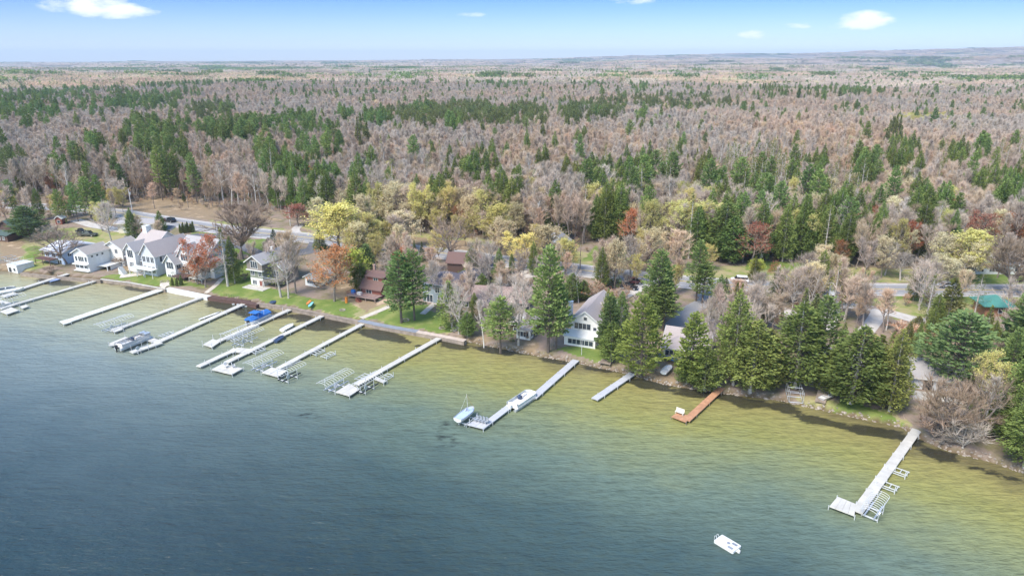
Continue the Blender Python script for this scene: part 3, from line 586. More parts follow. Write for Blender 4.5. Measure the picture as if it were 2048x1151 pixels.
ANAME = {'bare': 'bare_tree', 'bare_tan': 'bare_tree', 'pale': 'birch_tree', 'oak': 'oak_tree', 'greytree': 'bare_tree', 'rust': 'maple_tree', 'red': 'maple_tree', 'yellow': 'willow_tree', 'olive': 'willow_tree', 'lime': 'leafy_tree', 'cream': 'budding_tree',
         'pine': 'pine_tree', 'pine_lite': 'pine_tree', 'pine_blue': 'pine_tree', 'cedar': 'cedar_tree', 'cedar_gold': 'cedar_tree', 'spruce': 'spruce_tree', 'thin': 'thin_conifer', 'redpine': 'pine_tree', 'arbor': 'evergreen_shrub', 'bush': 'shrub', 'bush_brown': 'shrub', 'bush_red': 'shrub', 'bush_yellow': 'shrub', 'bush_grey': 'shrub', 'bush_rust': 'shrub', 'ivy': 'ivy_tree'}
def cat_of(kind):
    n = ANAME[kind]; return {'evergreen_shrub': 'shrub', 'shrub': 'shrub', 'pine_tree': 'pine tree', 'cedar_tree': 'cedar tree', 'spruce_tree': 'spruce tree', 'birch_tree': 'birch tree', 'thin_conifer': 'conifer'}.get(n, 'tree')
TR = random.Random(7)
PLACED = []
def tree(kind, x, y, z, h, wf=1.0, label='', group=None, var=None, rot=None, parts=True, lean=0, lr=0):
    L = PROTO[kind]; p = L[(TR.randrange(len(L)) if var is None else var) % len(L)]; s = h/p['h']; rot = TR.uniform(0, 6.28) if rot is None else rot
    if parts:
        o = empty(ANAME[kind], (x, y, z), rot, label, cat_of(kind), group); o.scale = (s*wf, s*wf, s)
        for nm, me in (('trunk', p['trunk']), ('crown', p['crown'])):
            c = bpy.data.objects.new(nm, me); COL.objects.link(c); c.parent = o
    else:
        o = bpy.data.objects.new(ANAME[kind], p['one']); COL.objects.link(o); o.location = (x, y, z); o.rotation_euler = (0, 0, rot); o.scale = (s*wf, s*wf, s); tag(o, label, cat_of(kind), group)
    if lean: o.rotation_euler = (lean*math.sin(lr), -lean*math.cos(lr), rot)
    PLACED.append((x, y)); return o
# hand-placed trees: kind, base px, base py, top py, crown width in px (0 = natural), variant, label
TREES = [
 ('pine_blue', 62, 478, 410, 92, 0, 'wide dark green pine beside the brown cabin at the left edge'), ('oak', 132, 528, 446, 95, 1, 'leaning bare reddish tree in front of the light blue house'),
 ('bush_grey', 95, 478, 446, 60, 0, 'low grey leafless tree behind the white metal roof'), ('greytree', 226, 492, 392, 46, 1, 'tall bare grey tree between the cream ranch house and the white cottage'), ('olive', 205, 462, 400, 40, 1, 'pale yellow budding tree left of the cream ranch house'),
 ('rust', 411, 574, 468, 66, 1, 'orange budding maple in front of the twin gabled white house'), ('rust', 396, 568, 510, 50, 0, 'low rusty maple under the taller orange one by the white house'),
 ('thin', 456, 572, 452, 44, 0, 'slim olive conifer between the white houses and the sage green house'), ('cedar', 470, 566, 470, 30, 1, 'narrow dark cedar left of the sage green house'),
 ('oak', 483, 518, 390, 122, 0, 'huge spreading bare oak on the lawn between road and houses'), ('greytree', 577, 596, 468, 56, 1, 'grey half dead conifer on the slope right of the sage green house'), ('bare_tan', 592, 586, 452, 50, 0, 'tall brownish bare tree right of the sage green house'),
 ('thin', 562, 594, 500, 44, 1, 'dark thin conifer hiding the right side of the sage green house'), ('spruce', 553, 512, 458, 30, 0, 'small spruce behind the sage green house'), ('cedar_gold', 540, 505, 474, 26, 0, 'small leaning golden green cedar on the lawn by the tarmac'),
 ('rust', 669, 602, 486, 88, 0, 'large rust orange tree on the lawn by the two kayaks'), ('lime', 712, 572, 492, 56, 0, 'bright lime green tree behind the rust orange tree'), ('pine_blue', 736, 556, 486, 36, 1, 'dark green pine behind the lime green tree'), ('cedar', 722, 582, 524, 40, 0, 'dense low cedar at the foot of the lime green tree'),
 ('yellow', 682, 512, 398, 104, 0, 'biggest yellow willow beside the road'), ('olive', 716, 520, 424, 84, 1, 'rounded olive yellow willow right of the biggest yellow one'), ('olive', 762, 508, 436, 54, 0, 'slim yellow tree by the road left of the cream budding tree'),
 ('red', 597, 452, 404, 50, 0, 'small red budding maple beside the leftmost roadside utility pole'), ('spruce', 640, 498, 455, 36, 1, 'small blue green spruce below the biggest yellow willow'), ('bare', 800, 500, 418, 70, 1, 'bare beige tree across the road behind the slim yellow tree'), ('cream', 812, 500, 418, 66, 0, 'cream coloured budding tree across the road'),
 ('greytree', 775, 556, 502, 50, 0, 'grey leafless tree behind the brown roofed cottage with the deck'), ('pine', 803, 645, 500, 64, 0, 'left one of the two big pines on the lawn right of the brown deck house'), ('pine', 829, 640, 498, 66, 2, 'right one of the two big pines on the lawn by the dark roofed house'),
 ('spruce', 812, 520, 486, 15, 0, 'leftmost small spruce of the row behind the two big pines'), ('spruce', 829, 520, 480, 15, 1, 'middle small spruce of the row behind the two big pines'), ('spruce', 845, 522, 482, 15, 0, 'rightmost small spruce of the row behind the two big pines'),
 ('bare_tan', 860, 545, 492, 46, 0, 'reddish bare tree left of the brown barn roof'), ('oak', 898, 526, 420, 84, 1, 'leaning bare tree at the roadside above the brown barn roof'), ('greytree', 872, 604, 510, 44, 1, 'thin bare tree in front of the charcoal hip roof'),
 ('ivy', 905, 656, 560, 60, 0, 'ivy covered dead tree at the right end of the lawn'), ('greytree', 918, 668, 560, 60, 0, 'twisted grey bare tree at the end of the sea wall'), ('cedar', 935, 672, 622, 40, 0, 'dense green cedar at the shore by the end of the sea wall'),
 ('pale', 968, 698, 590, 30, 0, 'white stemmed dead birch on the bank left of the young pine'), ('pine', 1001, 712, 592, 66, 1, 'young full pine on the bank left of the small porch cottage'), ('greytree', 1037, 690, 540, 84, 0, 'big bare grey tree in front of the small porch cottage'),
 ('pine', 1096, 704, 488, 78, 0, 'tallest pine on the bank left of the white gabled house'), ('pine', 1112, 698, 560, 60, 2, 'lower pine leaning on the tallest one left of the white gabled house'), ('pale', 1157, 605, 528, 36, 1, 'white birch behind the white gabled house'), ('cedar', 1143, 602, 545, 50, 0, 'dark cedar left of the chimney of the white gabled house'), ('cedar', 1165, 598, 558, 44, 2, 'dark cedar below the white birch'),
 ('yellow', 990, 500, 402, 62, 0, 'bright yellow tree across the road right of the brown barn'), ('cream', 1000, 520, 430, 60, 1, 'cream budding tree in front of the bright yellow one'), ('yellow', 1036, 540, 462, 68, 1, 'round yellow tree beside the road left of the tallest pine'), ('cream', 1100, 530, 448, 74, 0, 'pale cream tree at the roadside behind the tallest pine'), ('olive', 1130, 548, 476, 54, 0, 'yellow green tree at the roadside right of the tallest pine'),
 ('bare_tan', 1005, 600, 520, 60, 1, 'bare brown tree at the back of the long taupe roof'), ('greytree', 990, 640, 560, 60, 1, 'leafless grey tree over the long taupe roof'), ('bare', 1060, 640, 540, 66, 1, 'leafless mauve tree behind the small porch cottage'), ('bush', 930, 560, 530, 0, 0, 'green shrub right of the blue black roof'), ('cedar', 965, 590, 545, 50, 1, 'dark cedar right of the blue black roof'),
 ('pine_blue', 1217, 714, 588, 50, 1, 'dark pine in front of the side of the white gabled house'), ('cedar', 1222, 722, 640, 50, 0, 'low cedar at the corner of the white gabled house'), ('pine_lite', 1282, 754, 590, 96, 0, 'large yellow green pine with a leaning trunk by the shore'), ('pine', 1312, 652, 496, 66, 0, 'tall pine behind the big yellow green one'), ('pine', 1326, 660, 570, 80, 1, 'broad lower pine beside the tall one behind the yellow green pine'),
 ('pine', 1392, 602, 478, 44, 1, 'slim pine standing by the long drive near the road'), ('pine', 1404, 606, 520, 54, 2, 'wide topped pine by the long drive near the road'), ('bush', 1228, 570, 545, 40, 0, 'round green shrub left of the parked dark car'), ('spruce', 1451, 590, 554, 24, 0, 'small pointed spruce below the white car'),
 ('pine_lite', 1379, 768, 622, 70, 1, 'yellow green pine right of the mauve roofed house'), ('cedar', 1408, 780, 690, 90, 0, 'dark dense cedar over the shore left of the orange brown dock'), ('cedar', 1372, 770, 710, 50, 2, 'low dark cedar by the small white rowing boat'), ('greytree', 1422, 728, 596, 56, 0, 'bare pale grey tree left of the dense cedars'),
 ('cedar', 1466, 770, 574, 84, 2, 'tall cedar behind the landward end of the orange brown dock'), ('cedar', 1500, 782, 638, 100, 0, 'broad cedar right of the orange brown dock'), ('cedar_gold', 1528, 778, 655, 70, 0, 'paler golden cedar among the dark ones'), ('cedar', 1590, 776, 602, 110, 0, 'tallest broad cedar of the shore row'), ('pine', 1632, 770, 590, 80, 1, 'tall ragged pine right of the tallest broad one'), ('spruce', 1598, 700, 574, 40, 1, 'dark spruce behind the tallest broad cedar'),
 ('cedar', 1700, 806, 648, 120, 0, 'broad cedar above the wooden ramp'), ('cedar_gold', 1740, 800, 668, 84, 1, 'golden cedar right of the wooden ramp'), ('cedar', 1660, 790, 690, 70, 2, 'low cedar left of the broad one by the ramp'), ('cedar_gold', 1778, 822, 655, 70, 0, 'sparse yellowish cedar in front of the pale blue cottage'), ('cedar', 1770, 800, 690, 60, 1, 'dark cedar behind the sparse yellowish one'),
 ('greytree', 1500, 660, 565, 90, 0, 'wide leafless grey tree behind the dark cedars'), ('bare_tan', 1470, 620, 555, 50, 0, 'yellowish thin tree below the white car'), ('bare', 1545, 660, 580, 60, 1, 'leafless tree above the broad cedars'), ('spruce', 1552, 600, 534, 42, 0, 'pointed dark spruce at the near side of the road'), ('yellow', 1582, 605, 545, 44, 0, 'small yellow budding tree at the near side of the road'), ('cream', 1625, 615, 520, 44, 0, 'pale bare tree beside the white van'),
 ('spruce', 1625, 650, 585, 36, 1, 'dark spruce beside the gravel drive'), ('thin', 1662, 640, 520, 36, 0, 'thin ragged conifer by the white van'), ('bare', 1690, 650, 545, 40, 0, 'bare tree in the loop of the gravel drive'), ('thin', 1688, 640, 545, 40, 1, 'half dead conifer in the loop of the gravel drive'), ('bare', 1715, 640, 555, 46, 3, 'forked bare tree beside the loop of the gravel drive'), ('bare_tan', 1765, 665, 570, 40, 0, 'slim bare tree where the gravel drives meet'), ('pale', 1772, 660, 575, 40, 1, 'pale slim bare tree where the gravel drives meet'),
 ('bush_rust', 1810, 680, 640, 70, 0, 'rusty leafless thicket beside the gravel drive'), ('bush_rust', 1845, 690, 650, 60, 0, 'brown thicket left of the big blue green pine'), ('cedar_gold', 1832, 668, 630, 34, 0, 'small golden cedar by the brown thicket'), ('thin', 1850, 650, 545, 40, 0, 'tall ragged conifer with a leaning trunk by the right part of the road'), ('cedar_gold', 1895, 640, 555, 60, 1, 'dark olive conifer left of the green roofed cabin'), ('thin', 1946, 640, 548, 34, 1, 'slim dark conifer left of the green roofed cabin'),
 ('pine_blue', 1905, 772, 622, 150, 0, 'huge blue green pine in front of the pale blue cottage'), ('yellow', 1728, 700, 660, 60, 1, 'small yellow tree between the cedars and the blue green pine'), ('pine_blue', 2050, 740, 568, 120, 1, 'tall green pine at the right edge beside the cabin'), ('spruce', 2004, 700, 652, 20, 0, 'small dark spruce right of the huge blue green pine'), ('greytree', 1990, 740, 676, 60, 1, 'silvery leafless tree right of the huge blue green pine'),
 ('oak', 1885, 885, 742, 110, 0, 'tangled bare tree leaning over the shore by the longest white dock'), ('oak', 1950, 880, 730, 90, 1, 'bare white limbed tree right of the tangled one'), ('bush_brown', 1870, 880, 812, 90, 0, 'tangle of bare brown brush under the leaning tree by the longest white dock'), ('bush_grey', 1925, 895, 820, 90, 0, 'grey leafless brush at the water right of the tangled bare tree'), ('pale', 1960, 870, 735, 60, 1, 'white limbed birch among the brush right of the tangled tree'),
 ('olive', 1975, 820, 705, 76, 1, 'golden budding tree behind the white limbed one'), ('cedar', 2048, 935, 790, 90, 0, 'dark cedar at the bottom right corner of the shore'), ('cedar', 2030, 850, 690, 90, 2, 'tall dark cedar at the right edge above the shore'), ('cedar', 1990, 870, 780, 70, 1, 'dark cedar behind the bare white limbed tree'),
 ('yellow', 1925, 560, 458, 116, 0, 'broadest yellow tree across the road at the right'), ('cream', 1895, 575, 505, 80, 1, 'cream budding tree at the far roadside right'), ('oak', 2020, 592, 462, 100, 0, 'wide bare tree between the road and the green roofed cabin'), ('greytree', 1770, 550, 480, 60, 0, 'silvery bare tree at the far side of the road'), ('greytree', 1800, 560, 500, 60, 1, 'second silvery bare tree at the far side of the road'),
 ('red', 1502, 530, 440, 70, 0, 'red budding maple across the road behind the white car'), ('bush_red', 1550, 545, 520, 30, 0, 'deep red shrub across the road'), ('cedar_gold', 1508, 560, 510, 26, 1, 'small yellow green cedar at the far roadside'), ('lime', 1512, 552, 515, 28, 0, 'small lime green tree at the far roadside'), ('bush_rust', 1415, 520, 490, 30, 0, 'orange shrub behind the slim roadside pine'),
 ('greytree', 1262, 556, 462, 72, 1, 'spreading bare tree at the near roadside above the parked cars'), ('bare', 1215, 556, 470, 50, 1, 'bare tree at the roadside left of the parked cars'), ('bare_tan', 1350, 545, 455, 60, 0, 'tan bare tree at the far roadside'), ('bush_yellow', 1473, 590, 570, 34, 0, 'yellow shrub in front of the white car'), ('bush_rust', 1190, 600, 560, 60, 0, 'reddish thicket behind the white gabled house'), ('bush_rust', 1235, 610, 575, 60, 0, 'reddish thicket beside the gravel drive of the white gabled house'), ('greytree', 1290, 650, 590, 60, 0, 'low bare tree right of the white gabled house'),
 ('bush_brown', 240, 532, 512, 26, 0, 'round brown shrub right of the white cottage'), ('bush_brown', 100, 548, 530, 34, 0, 'brown shrub at the water left of the white cottage'), ('bush_brown', 490, 560, 545, 30, 0, 'brown shrub at the left wall of the sage green house'),
 ('bush', 1240, 700, 688, 0, 1, 'low green shrub at the corner of the white gabled house'), ('bush', 930, 664, 648, 0, 0, 'green shrub at the end of the sea wall'), ('bush_yellow', 1478, 620, 600, 30, 0, 'yellow shrub beside the drive'),
 ('cedar', 1022, 470, 352, 44, 0, 'tall dark cedar across the road behind the bright yellow tree'), ('cedar', 1440, 520, 400, 90, 2, 'broad dark cedar clump across the road'), ('cedar', 1460, 525, 430, 80, 0, 'dark cedar beside the broad clump across the road'), ('pale', 1110, 440, 350, 50, 0, 'white birch with a chalky crown above the pale cream tree'), ('pale', 1135, 445, 360, 40, 1, 'leaning white birch right of the chalky one'), ('pale', 1062, 440, 350, 36, 1, 'slim white birch left of the chalky one'), ('spruce', 1100, 470, 408, 46, 0, 'dark green spruce at the foot of the white birches'),
 ('olive', 1395, 500, 395, 90, 0, 'yellow green budding tree across the road'), ('greytree', 755, 440, 330, 60, 0, 'tall pale bare tree in front of the dark cedars'), ('cream', 790, 455, 360, 66, 0, 'cream tree behind the roadside trees'), ('yellow', 842, 470, 362, 44, 1, 'bright yellow green tree behind the cream one'), ('yellow', 783, 370, 318, 30, 0, 'small bright yellow tree in the middle of the wood'),
 ('bush_rust', 985, 440, 372, 50, 0, 'rust red thicket tree above the bright yellow tree'), ('rust', 627, 400, 330, 36, 0, 'orange red maple in front of the dark pines'), ('red', 1950, 500, 420, 60, 1, 'deep red maple behind the broadest yellow tree'), ('rust', 2020, 500, 418, 60, 0, 'rusty orange maple at the right edge of the wood'), ('rust', 1890, 480, 410, 46, 1, 'pale orange maple left of the deep red one'),
]
for t in TREES:
    kind, bx, by, ty, wpx, var, lab = t; x, y, z = GT(bx, by); top = ztop(y, ty); hgt = max(1.2, top-z); L = PROTO[kind]; p = L[var % len(L)]
    wf = 1.0
    if wpx:
        f = y*math.cos(PITCH)+(CAMH-z-hgt*.5)*math.sin(PITCH); wm_ = wpx*f/FPX
        co = np.empty(len(p['crown'].vertices)*3, np.float32); p['crown'].vertices.foreach_get('co', co); co = co.reshape(-1, 3); nat = 2*np.percentile(np.hypot(co[:, 0], co[:, 1]), 93)*hgt/p['h']; wf = float(np.clip(wm_/nat, .45, 2.4))
    tree(kind, x, y, z, hgt, wf, lab, var=var, rot=(bx*.37) % 6.28)
for i, bx in enumerate((226, 232, 238, 246)):
    x, y, z = GT(bx, 524+i*1.5); tree('arbor', x, y, z, 4.6-.3*i, 1.0, 'slim evergreen shrub in the row right of the white cottage', 'evergreen shrubs right of the white cottage', 0)
for i in range(6):
    x, y, z = GT(362+i*5, 467-i*.6); tree('arbor', x, y, z, 3.6+(i % 2)*.5, 1.1, 'dark evergreen shrub in the hedge by the road', 'evergreen hedge by the road', 0)
for i, (bx, by) in enumerate(((345, 571), (354, 572), (363, 570))):
    x, y, z = GT(bx, by); tree('arbor', x, y, z, 2.6+.5*(i == 2), 1.2, 'small round evergreen by the white boardwalk', 'three evergreens by the white boardwalk', 0)
for i in range(5):
    x, y, z = GT(1455+i*16, 742+i*6); tree('bush', x, y, z, 2.2, 1, 'green shrub under the shore cedars', 'shrubs under the shore cedars')

# ---- the wood: jittered grid over the part of the country the camera can see
rs = np.random.RandomState(21)
def scatter(d0, d1, cell):
    nx = int(2.4*d1/cell)+2; ny = int(d1/cell)+2
    Xg, Yg = np.meshgrid(np.arange(nx)*cell-1.2*d1, np.arange(ny)*cell+60); x = Xg.ravel()+rs.uniform(-.46, .46, Xg.size)*cell; y = Yg.ravel()+rs.uniform(-.46, .46, Xg.size)*cell
    D = np.hypot(x, y); k = (D >= d0) & (D < d1) & (np.abs(x) < .84*y+30); return x[k], y[k]
EL = [(180, 205, 190, 22, .55, 'pine'), (200, 160, 240, 12, .35, 'pine'), (320, 165, 120, 14, .5, 'pine'), (40, 222, 90, 20, .7, 'pine'), (290, 215, 70, 14, .7, 'pine'), (60, 245, 70, 12, .3, 'pine'), (240, 190, 10, 12, .9, 'spruce'), (440, 145, 120, 5, .4, 'pine'), (420, 228, 45, 16, .7, 'redpine'), (350, 192, 60, 8, .5, 'pine'),
      (300, 285, 55, 34, .85, 'pine'), (350, 345, 45, 30, .9, 'pine'), (455, 272, 80, 14, .8, 'pine'), (400, 265, 60, 8, .7, 'pine'), (590, 262, 65, 20, .9, 'pine'), (480, 270, 60, 20, .8, 'pine'), (320, 300, 50, 20, .8, 'pine'), (545, 330, 40, 36, .85, 'pine'), (600, 365, 60, 50, .85, 'cedar'), (700, 390, 60, 30, .75, 'cedar'), (735, 345, 22, 26, .8, 'cedar'), (640, 300, 50, 20, .5, 'pine'),
      (727, 272, 14, 22, .9, 'spruce'), (690, 236, 14, 8, .9, 'pine'), (755, 240, 30, 16, .8, 'pine'), (800, 235, 30, 14, .7, 'redpine'), (860, 240, 50, 20, .8, 'redpine'), (845, 228, 30, 12, .8, 'pine'), (930, 232, 60, 22, .85, 'redpine'), (905, 255, 22, 16, .9, 'pine'), (985, 240, 40, 20, .7, 'redpine'), (1045, 238, 55, 22, .75, 'redpine'), (1143, 240, 18, 22, .95, 'spruce'), (1180, 232, 60, 16, .8, 'redpine'), (1240, 212, 120, 12, .8, 'redpine'), (1380, 208, 120, 14, .85, 'redpine'), (1300, 240, 40, 8, .4, 'pine'),
      (1540, 180, 16, 16, .9, 'spruce'), (1600, 192, 140, 8, .5, 'pine'), (1500, 160, 160, 6, .5, 'pine'), (1180, 165, 60, 8, .4, 'pine'), (1280, 178, 20, 10, .6, 'pine'), (1640, 150, 160, 5, .5, 'pine'), (1200, 155, 120, 5, .4, 'pine'), (800, 150, 140, 5, .35, 'pine'), (1000, 170, 60, 10, .3, 'pine'), (1850, 140, 200, 4, .7, 'pine'), (1700, 225, 40, 6, .3, 'pine'),
      (1790, 275, 18, 26, .95, 'spruce'), (1800, 310, 26, 24, .7, 'cedar'), (1880, 320, 26, 20, .7, 'thin'), (1915, 318, 40, 20, .7, 'cedar'), (1965, 312, 26, 12, .7, 'pine'), (2010, 372, 60, 28, .8, 'cedar'), (1640, 345, 26, 26, .8, 'cedar'), (1545, 335, 14, 30, .7, 'thin'), (1610, 350, 30, 24, .6, 'cedar'), (1730, 340, 24, 24, .8, 'pine'), (1810, 335, 30, 20, .6, 'cedar'), (1520, 370, 60, 40, .35, 'thin'), (1700, 370, 50, 30, .4, 'thin'),
      (1400, 335, 26, 24, .8, 'cedar_gold'), (1460, 340, 26, 24, .8, 'thin'), (1340, 345, 20, 34, .8, 'thin'), (1280, 345, 30, 24, .7, 'cedar'), (1200, 352, 44, 22, .85, 'cedar'), (1145, 352, 26, 20, .8, 'cedar_gold'), (1225, 405, 34, 34, .85, 'cedar'), (945, 350, 34, 22, .7, 'cedar'), (1025, 390, 26, 44, .85, 'cedar'), (1070, 330, 12, 10, .8, 'cedar'), (900, 390, 40, 20, .4, 'cedar'), (1440, 440, 50, 50, .8, 'cedar'), (1640, 450, 40, 20, .6, 'thin'), (1705, 440, 60, 44, .85, 'cedar'), (1840, 430, 26, 44, .85, 'cedar'), (1880, 440, 30, 40, .6, 'cedar'), (1610, 430, 12, 20, .7, 'cedar'), (1110, 430, 50, 30, .4, 'cedar'), (720, 440, 40, 30, .6, 'cedar'),
      (30, 335, 32, 20, .8, 'redpine'), (115, 325, 18, 20, .8, 'pine'), (165, 325, 24, 18, .7, 'spruce'), (186, 300, 12, 12, .9, 'pine'), (12, 365, 20, 12, .8, 'pine_blue'), (228, 360, 14, 28, .9, 'pine_blue'), (170, 400, 60, 14, .6, 'cedar'), (212, 330, 12, 12, .7, 'pine'), (30, 395, 30, 14, .5, 'pine'), (130, 385, 50, 20, .3, 'thin'), (500, 255, 20, 8, .7, 'pine'), (980, 420, 30, 40, .3, 'cedar')]
COLR = [(800, 425, 'cream', 240, 45, .32), (800, 425, 'olive', 240, 40, .12), (1300, 460, 'cream', 200, 40, .2), (1250, 330, 'cedar', 420, 70, .03), (1600, 380, 'pine', 420, 60, .05), (1500, 400, 'cedar', 500, 70, .03), (250, 295, 'red', 60, 16, .12), (630, 330, 'red', 40, 30, .25), (120, 280, 'red', 90, 16, .14), (985, 388, 'red', 22, 14, .6), (1500, 470, 'red', 26, 22, .5), (1310, 400, 'rust', 30, 10, .3), (1570, 400, 'rust', 40, 14, .3), (1780, 430, 'rust', 60, 30, .3), (1950, 430, 'red', 60, 30, .3), (1060, 290, 'rust', 60, 20, .12), (1620, 385, 'cream', 60, 16, .3), (1400, 400, 'olive', 50, 20, .5), (1850, 240, 'olive', 60, 8, .25), (1680, 385, 'rust', 30, 12, .3), (2035, 290, 'red', 14, 10, .8), (1700, 400, 'cream', 200, 30, .12), (700, 345, 'rust', 50, 20, .2), (900, 400, 'cream', 60, 26, .25), (1850, 385, 'bare_tan', 160, 30, .7), (1450, 300, 'bare_tan', 500, 50, .35), (900, 330, 'bare_tan', 300, 40, .3), (1100, 380, 'pale', 60, 30, .5), (1280, 260, 'pale', 120, 30, .2), (470, 370, 'pale', 60, 26, .5), (640, 400, 'pale', 40, 30, .35), (1540, 300, 'pale', 100, 30, .25), (420, 290, 'pale', 100, 20, .3)]
def classify(x, y, z):
    f = y*math.cos(PITCH)+(CAMH-z-12)*math.sin(PITCH); d = (CAMH-z-12)*math.cos(PITCH)-y*math.sin(PITCH); px = 1024+FPX*x/f; py = 575.5+FPX*d/f
    n = len(x); kind = np.where(rs.uniform(size=n) < .24, 1, 0); kind = np.where(rs.uniform(size=n) < .13, 2, kind); names = ['bare', 'bare_tan', 'pale']
    def code(k):
        if k not in names: names.append(k)
        return names.index(k)
    sp = rs.uniform(size=n); kind = np.where(sp < .007, code('pine'), kind); kind = np.where((sp > .99), code('cedar'), kind); kind = np.where((sp > .982) & (sp < .986), code('cream'), kind)
    kind = np.where((py < 200) & (rs.uniform(size=n) < .006), code('pine'), kind); kind = np.where((py > 300) & (rs.uniform(size=n) < .035), code('thin'), kind); kind = np.where((py > 330) & (rs.uniform(size=n) < .06), code('rust'), kind); kind = np.where((py > 350) & (rs.uniform(size=n) < .10), code('cream'), kind); kind = np.where((py > 370) & (px > 560) & (rs.uniform(size=n) < .07), code('olive'), kind); kind = np.where((py > 290) & (rs.uniform(size=n) < .015), code('cedar'), kind)
    jig = wav(px*1.0, py*2.2, 60)*.25
    for cx, cy, k, rx, ry, p in COLR: kind = np.where((((px-cx)/rx)**2+((py-cy)/ry)**2+jig < 1) & (rs.uniform(size=n) < p), code(k), kind)
    for cx, cy, rx, ry, p, k in EL: kind = np.where((((px-cx)/rx)**2+((py-cy)/ry)**2+jig < 1) & (rs.uniform(size=n) < p*(.13 if cy < 215 else (.2 if cx < 400 else .34) if cy < 262 else .28 if cy < 300 else .45 if cx < 660 and cy < 350 else .55)), code(k), kind)
    return kind, names, px, py
def height_of(k, n): 
    lo, hi = {'bare': (13, 18), 'bare_tan': (12, 17), 'pale': (15, 20), 'pine': (17, 24), 'pine_lite': (18, 23), 'pine_blue': (17, 24), 'cedar': (15, 21), 'cedar_gold': (15, 20), 'spruce': (14, 23), 'thin': (17, 23), 'redpine': (17, 21), 'rust': (8, 14), 'red': (8, 12), 'yellow': (11, 15), 'olive': (13, 18), 'cream': (12, 17)}[k]; return rs.uniform(lo, hi, n)
RD = ROAD
x, y = scatter(150, 1300, 4.1)
s_r = seg_dist(x, y, RD); z = height(x, y)
edge = 9+np.interp(x/y, [-.9, -.62, -.5, -.35, -.25, -.1, .05, .2, .3, .45, .6, 1], [2, 3, 17, 20, 9, 11, 12, 14, 12, 8, 9, 14])
keep = s_r > edge
# clearings beyond the road
for P in ([(1150, 540), (1190, 480), (1260, 490), (1250, 545)], [(1480, 560), (1490, 515), (1650, 520), (1660, 560)], [(1905, 570), (1915, 500), (2070, 500), (2080, 570)], [(560, 200), (900, 200), (900, 206), (560, 206)], [(1270, 246), (1360, 246), (1360, 252), (1270, 252)], [(420, 310), (470, 306), (480, 314), (430, 318)]):
    keep &= ~inpoly(x, y, [G(*q, 5) for q in P])
hp = np.array(PLACED)
for i in np.where(keep & (y < 330))[0]:
    if np.min((hp[:, 0]-x[i])**2+(hp[:, 1]-y[i])**2) < 9: keep[i] = False
x, y, z = x[keep], y[keep], z[keep]
kind, names, px, py = classify(x, y, z); D = np.hypot(x, y)
# the back gardens at the left, between road and lake houses, hold trees too
CONS = [k for k in ('pine', 'pine_lite', 'pine_blue', 'cedar', 'cedar_gold', 'spruce', 'thin', 'redpine')]
order = np.argsort(D); cnt = {'bare': 0, 'con': 0, 'col': 0}; single = np.zeros(len(x), bool)
WHERE = [(130, 'behind the brown cabin'), (260, 'behind the light blue house'), (400, 'above the bare bank'), (560, 'behind the huge bare oak'), (680, 'behind the biggest yellow willow'), (820, 'behind the cream budding tree'), (960, 'behind the brown barn'), (1120, 'behind the tallest pine'), (1280, 'behind the white gabled house'), (1450, 'above the parked cars'), (1600, 'behind the white car'), (1760, 'above the gravel drives'), (1900, 'left of the broadest yellow tree'), (9999, 'at the right edge')]
LOOK = {'bare': 'leafless grey tree', 'bare_tan': 'tan budding tree', 'pale': 'pale stemmed birch', 'pine': 'green pine', 'pine_blue': 'blue green pine', 'pine_lite': 'light green pine', 'cedar': 'dense dark cedar', 'cedar_gold': 'golden green cedar', 'spruce': 'pointed dark spruce', 'thin': 'thin ragged conifer', 'redpine': 'high crowned pine', 'rust': 'orange budding maple', 'red': 'red budding maple', 'yellow': 'yellow budding tree', 'olive': 'olive budding tree', 'cream': 'cream budding tree'}
for i in order:
    if abs(x[i]) > .76*y[i]+4: continue
    k = names[kind[i]]; g = 'con' if k in CONS else ('bare' if k in ('bare', 'bare_tan', 'pale') else 'col')
    if cnt[g] >= (300 if g != 'col' else 60): continue
    cnt[g] += 1; single[i] = True; hgt_ = float(height_of(k, 1)[0]); wfac_ = rs.uniform(.95, 1.35)
    dsz = 'tall' if hgt_ > 17.5 else 'low' if hgt_ < 13 else 'broad' if wfac_ > 1.15 else 'slim'; dep = 'at the front of the wood' if seg_dist(x[i:i+1], y[i:i+1], RD)[0] < edge[keep][i]+9 else 'inside the wood'
    wh = next(wn for lim, wn in WHERE if px[i] < lim); lab = f'{dsz} {LOOK[k]} {dep}, {wh}'
    tree(k, x[i], y[i], z[i], hgt_, wfac_, lab, 'trees: '+lab, parts=D[i] < 262)

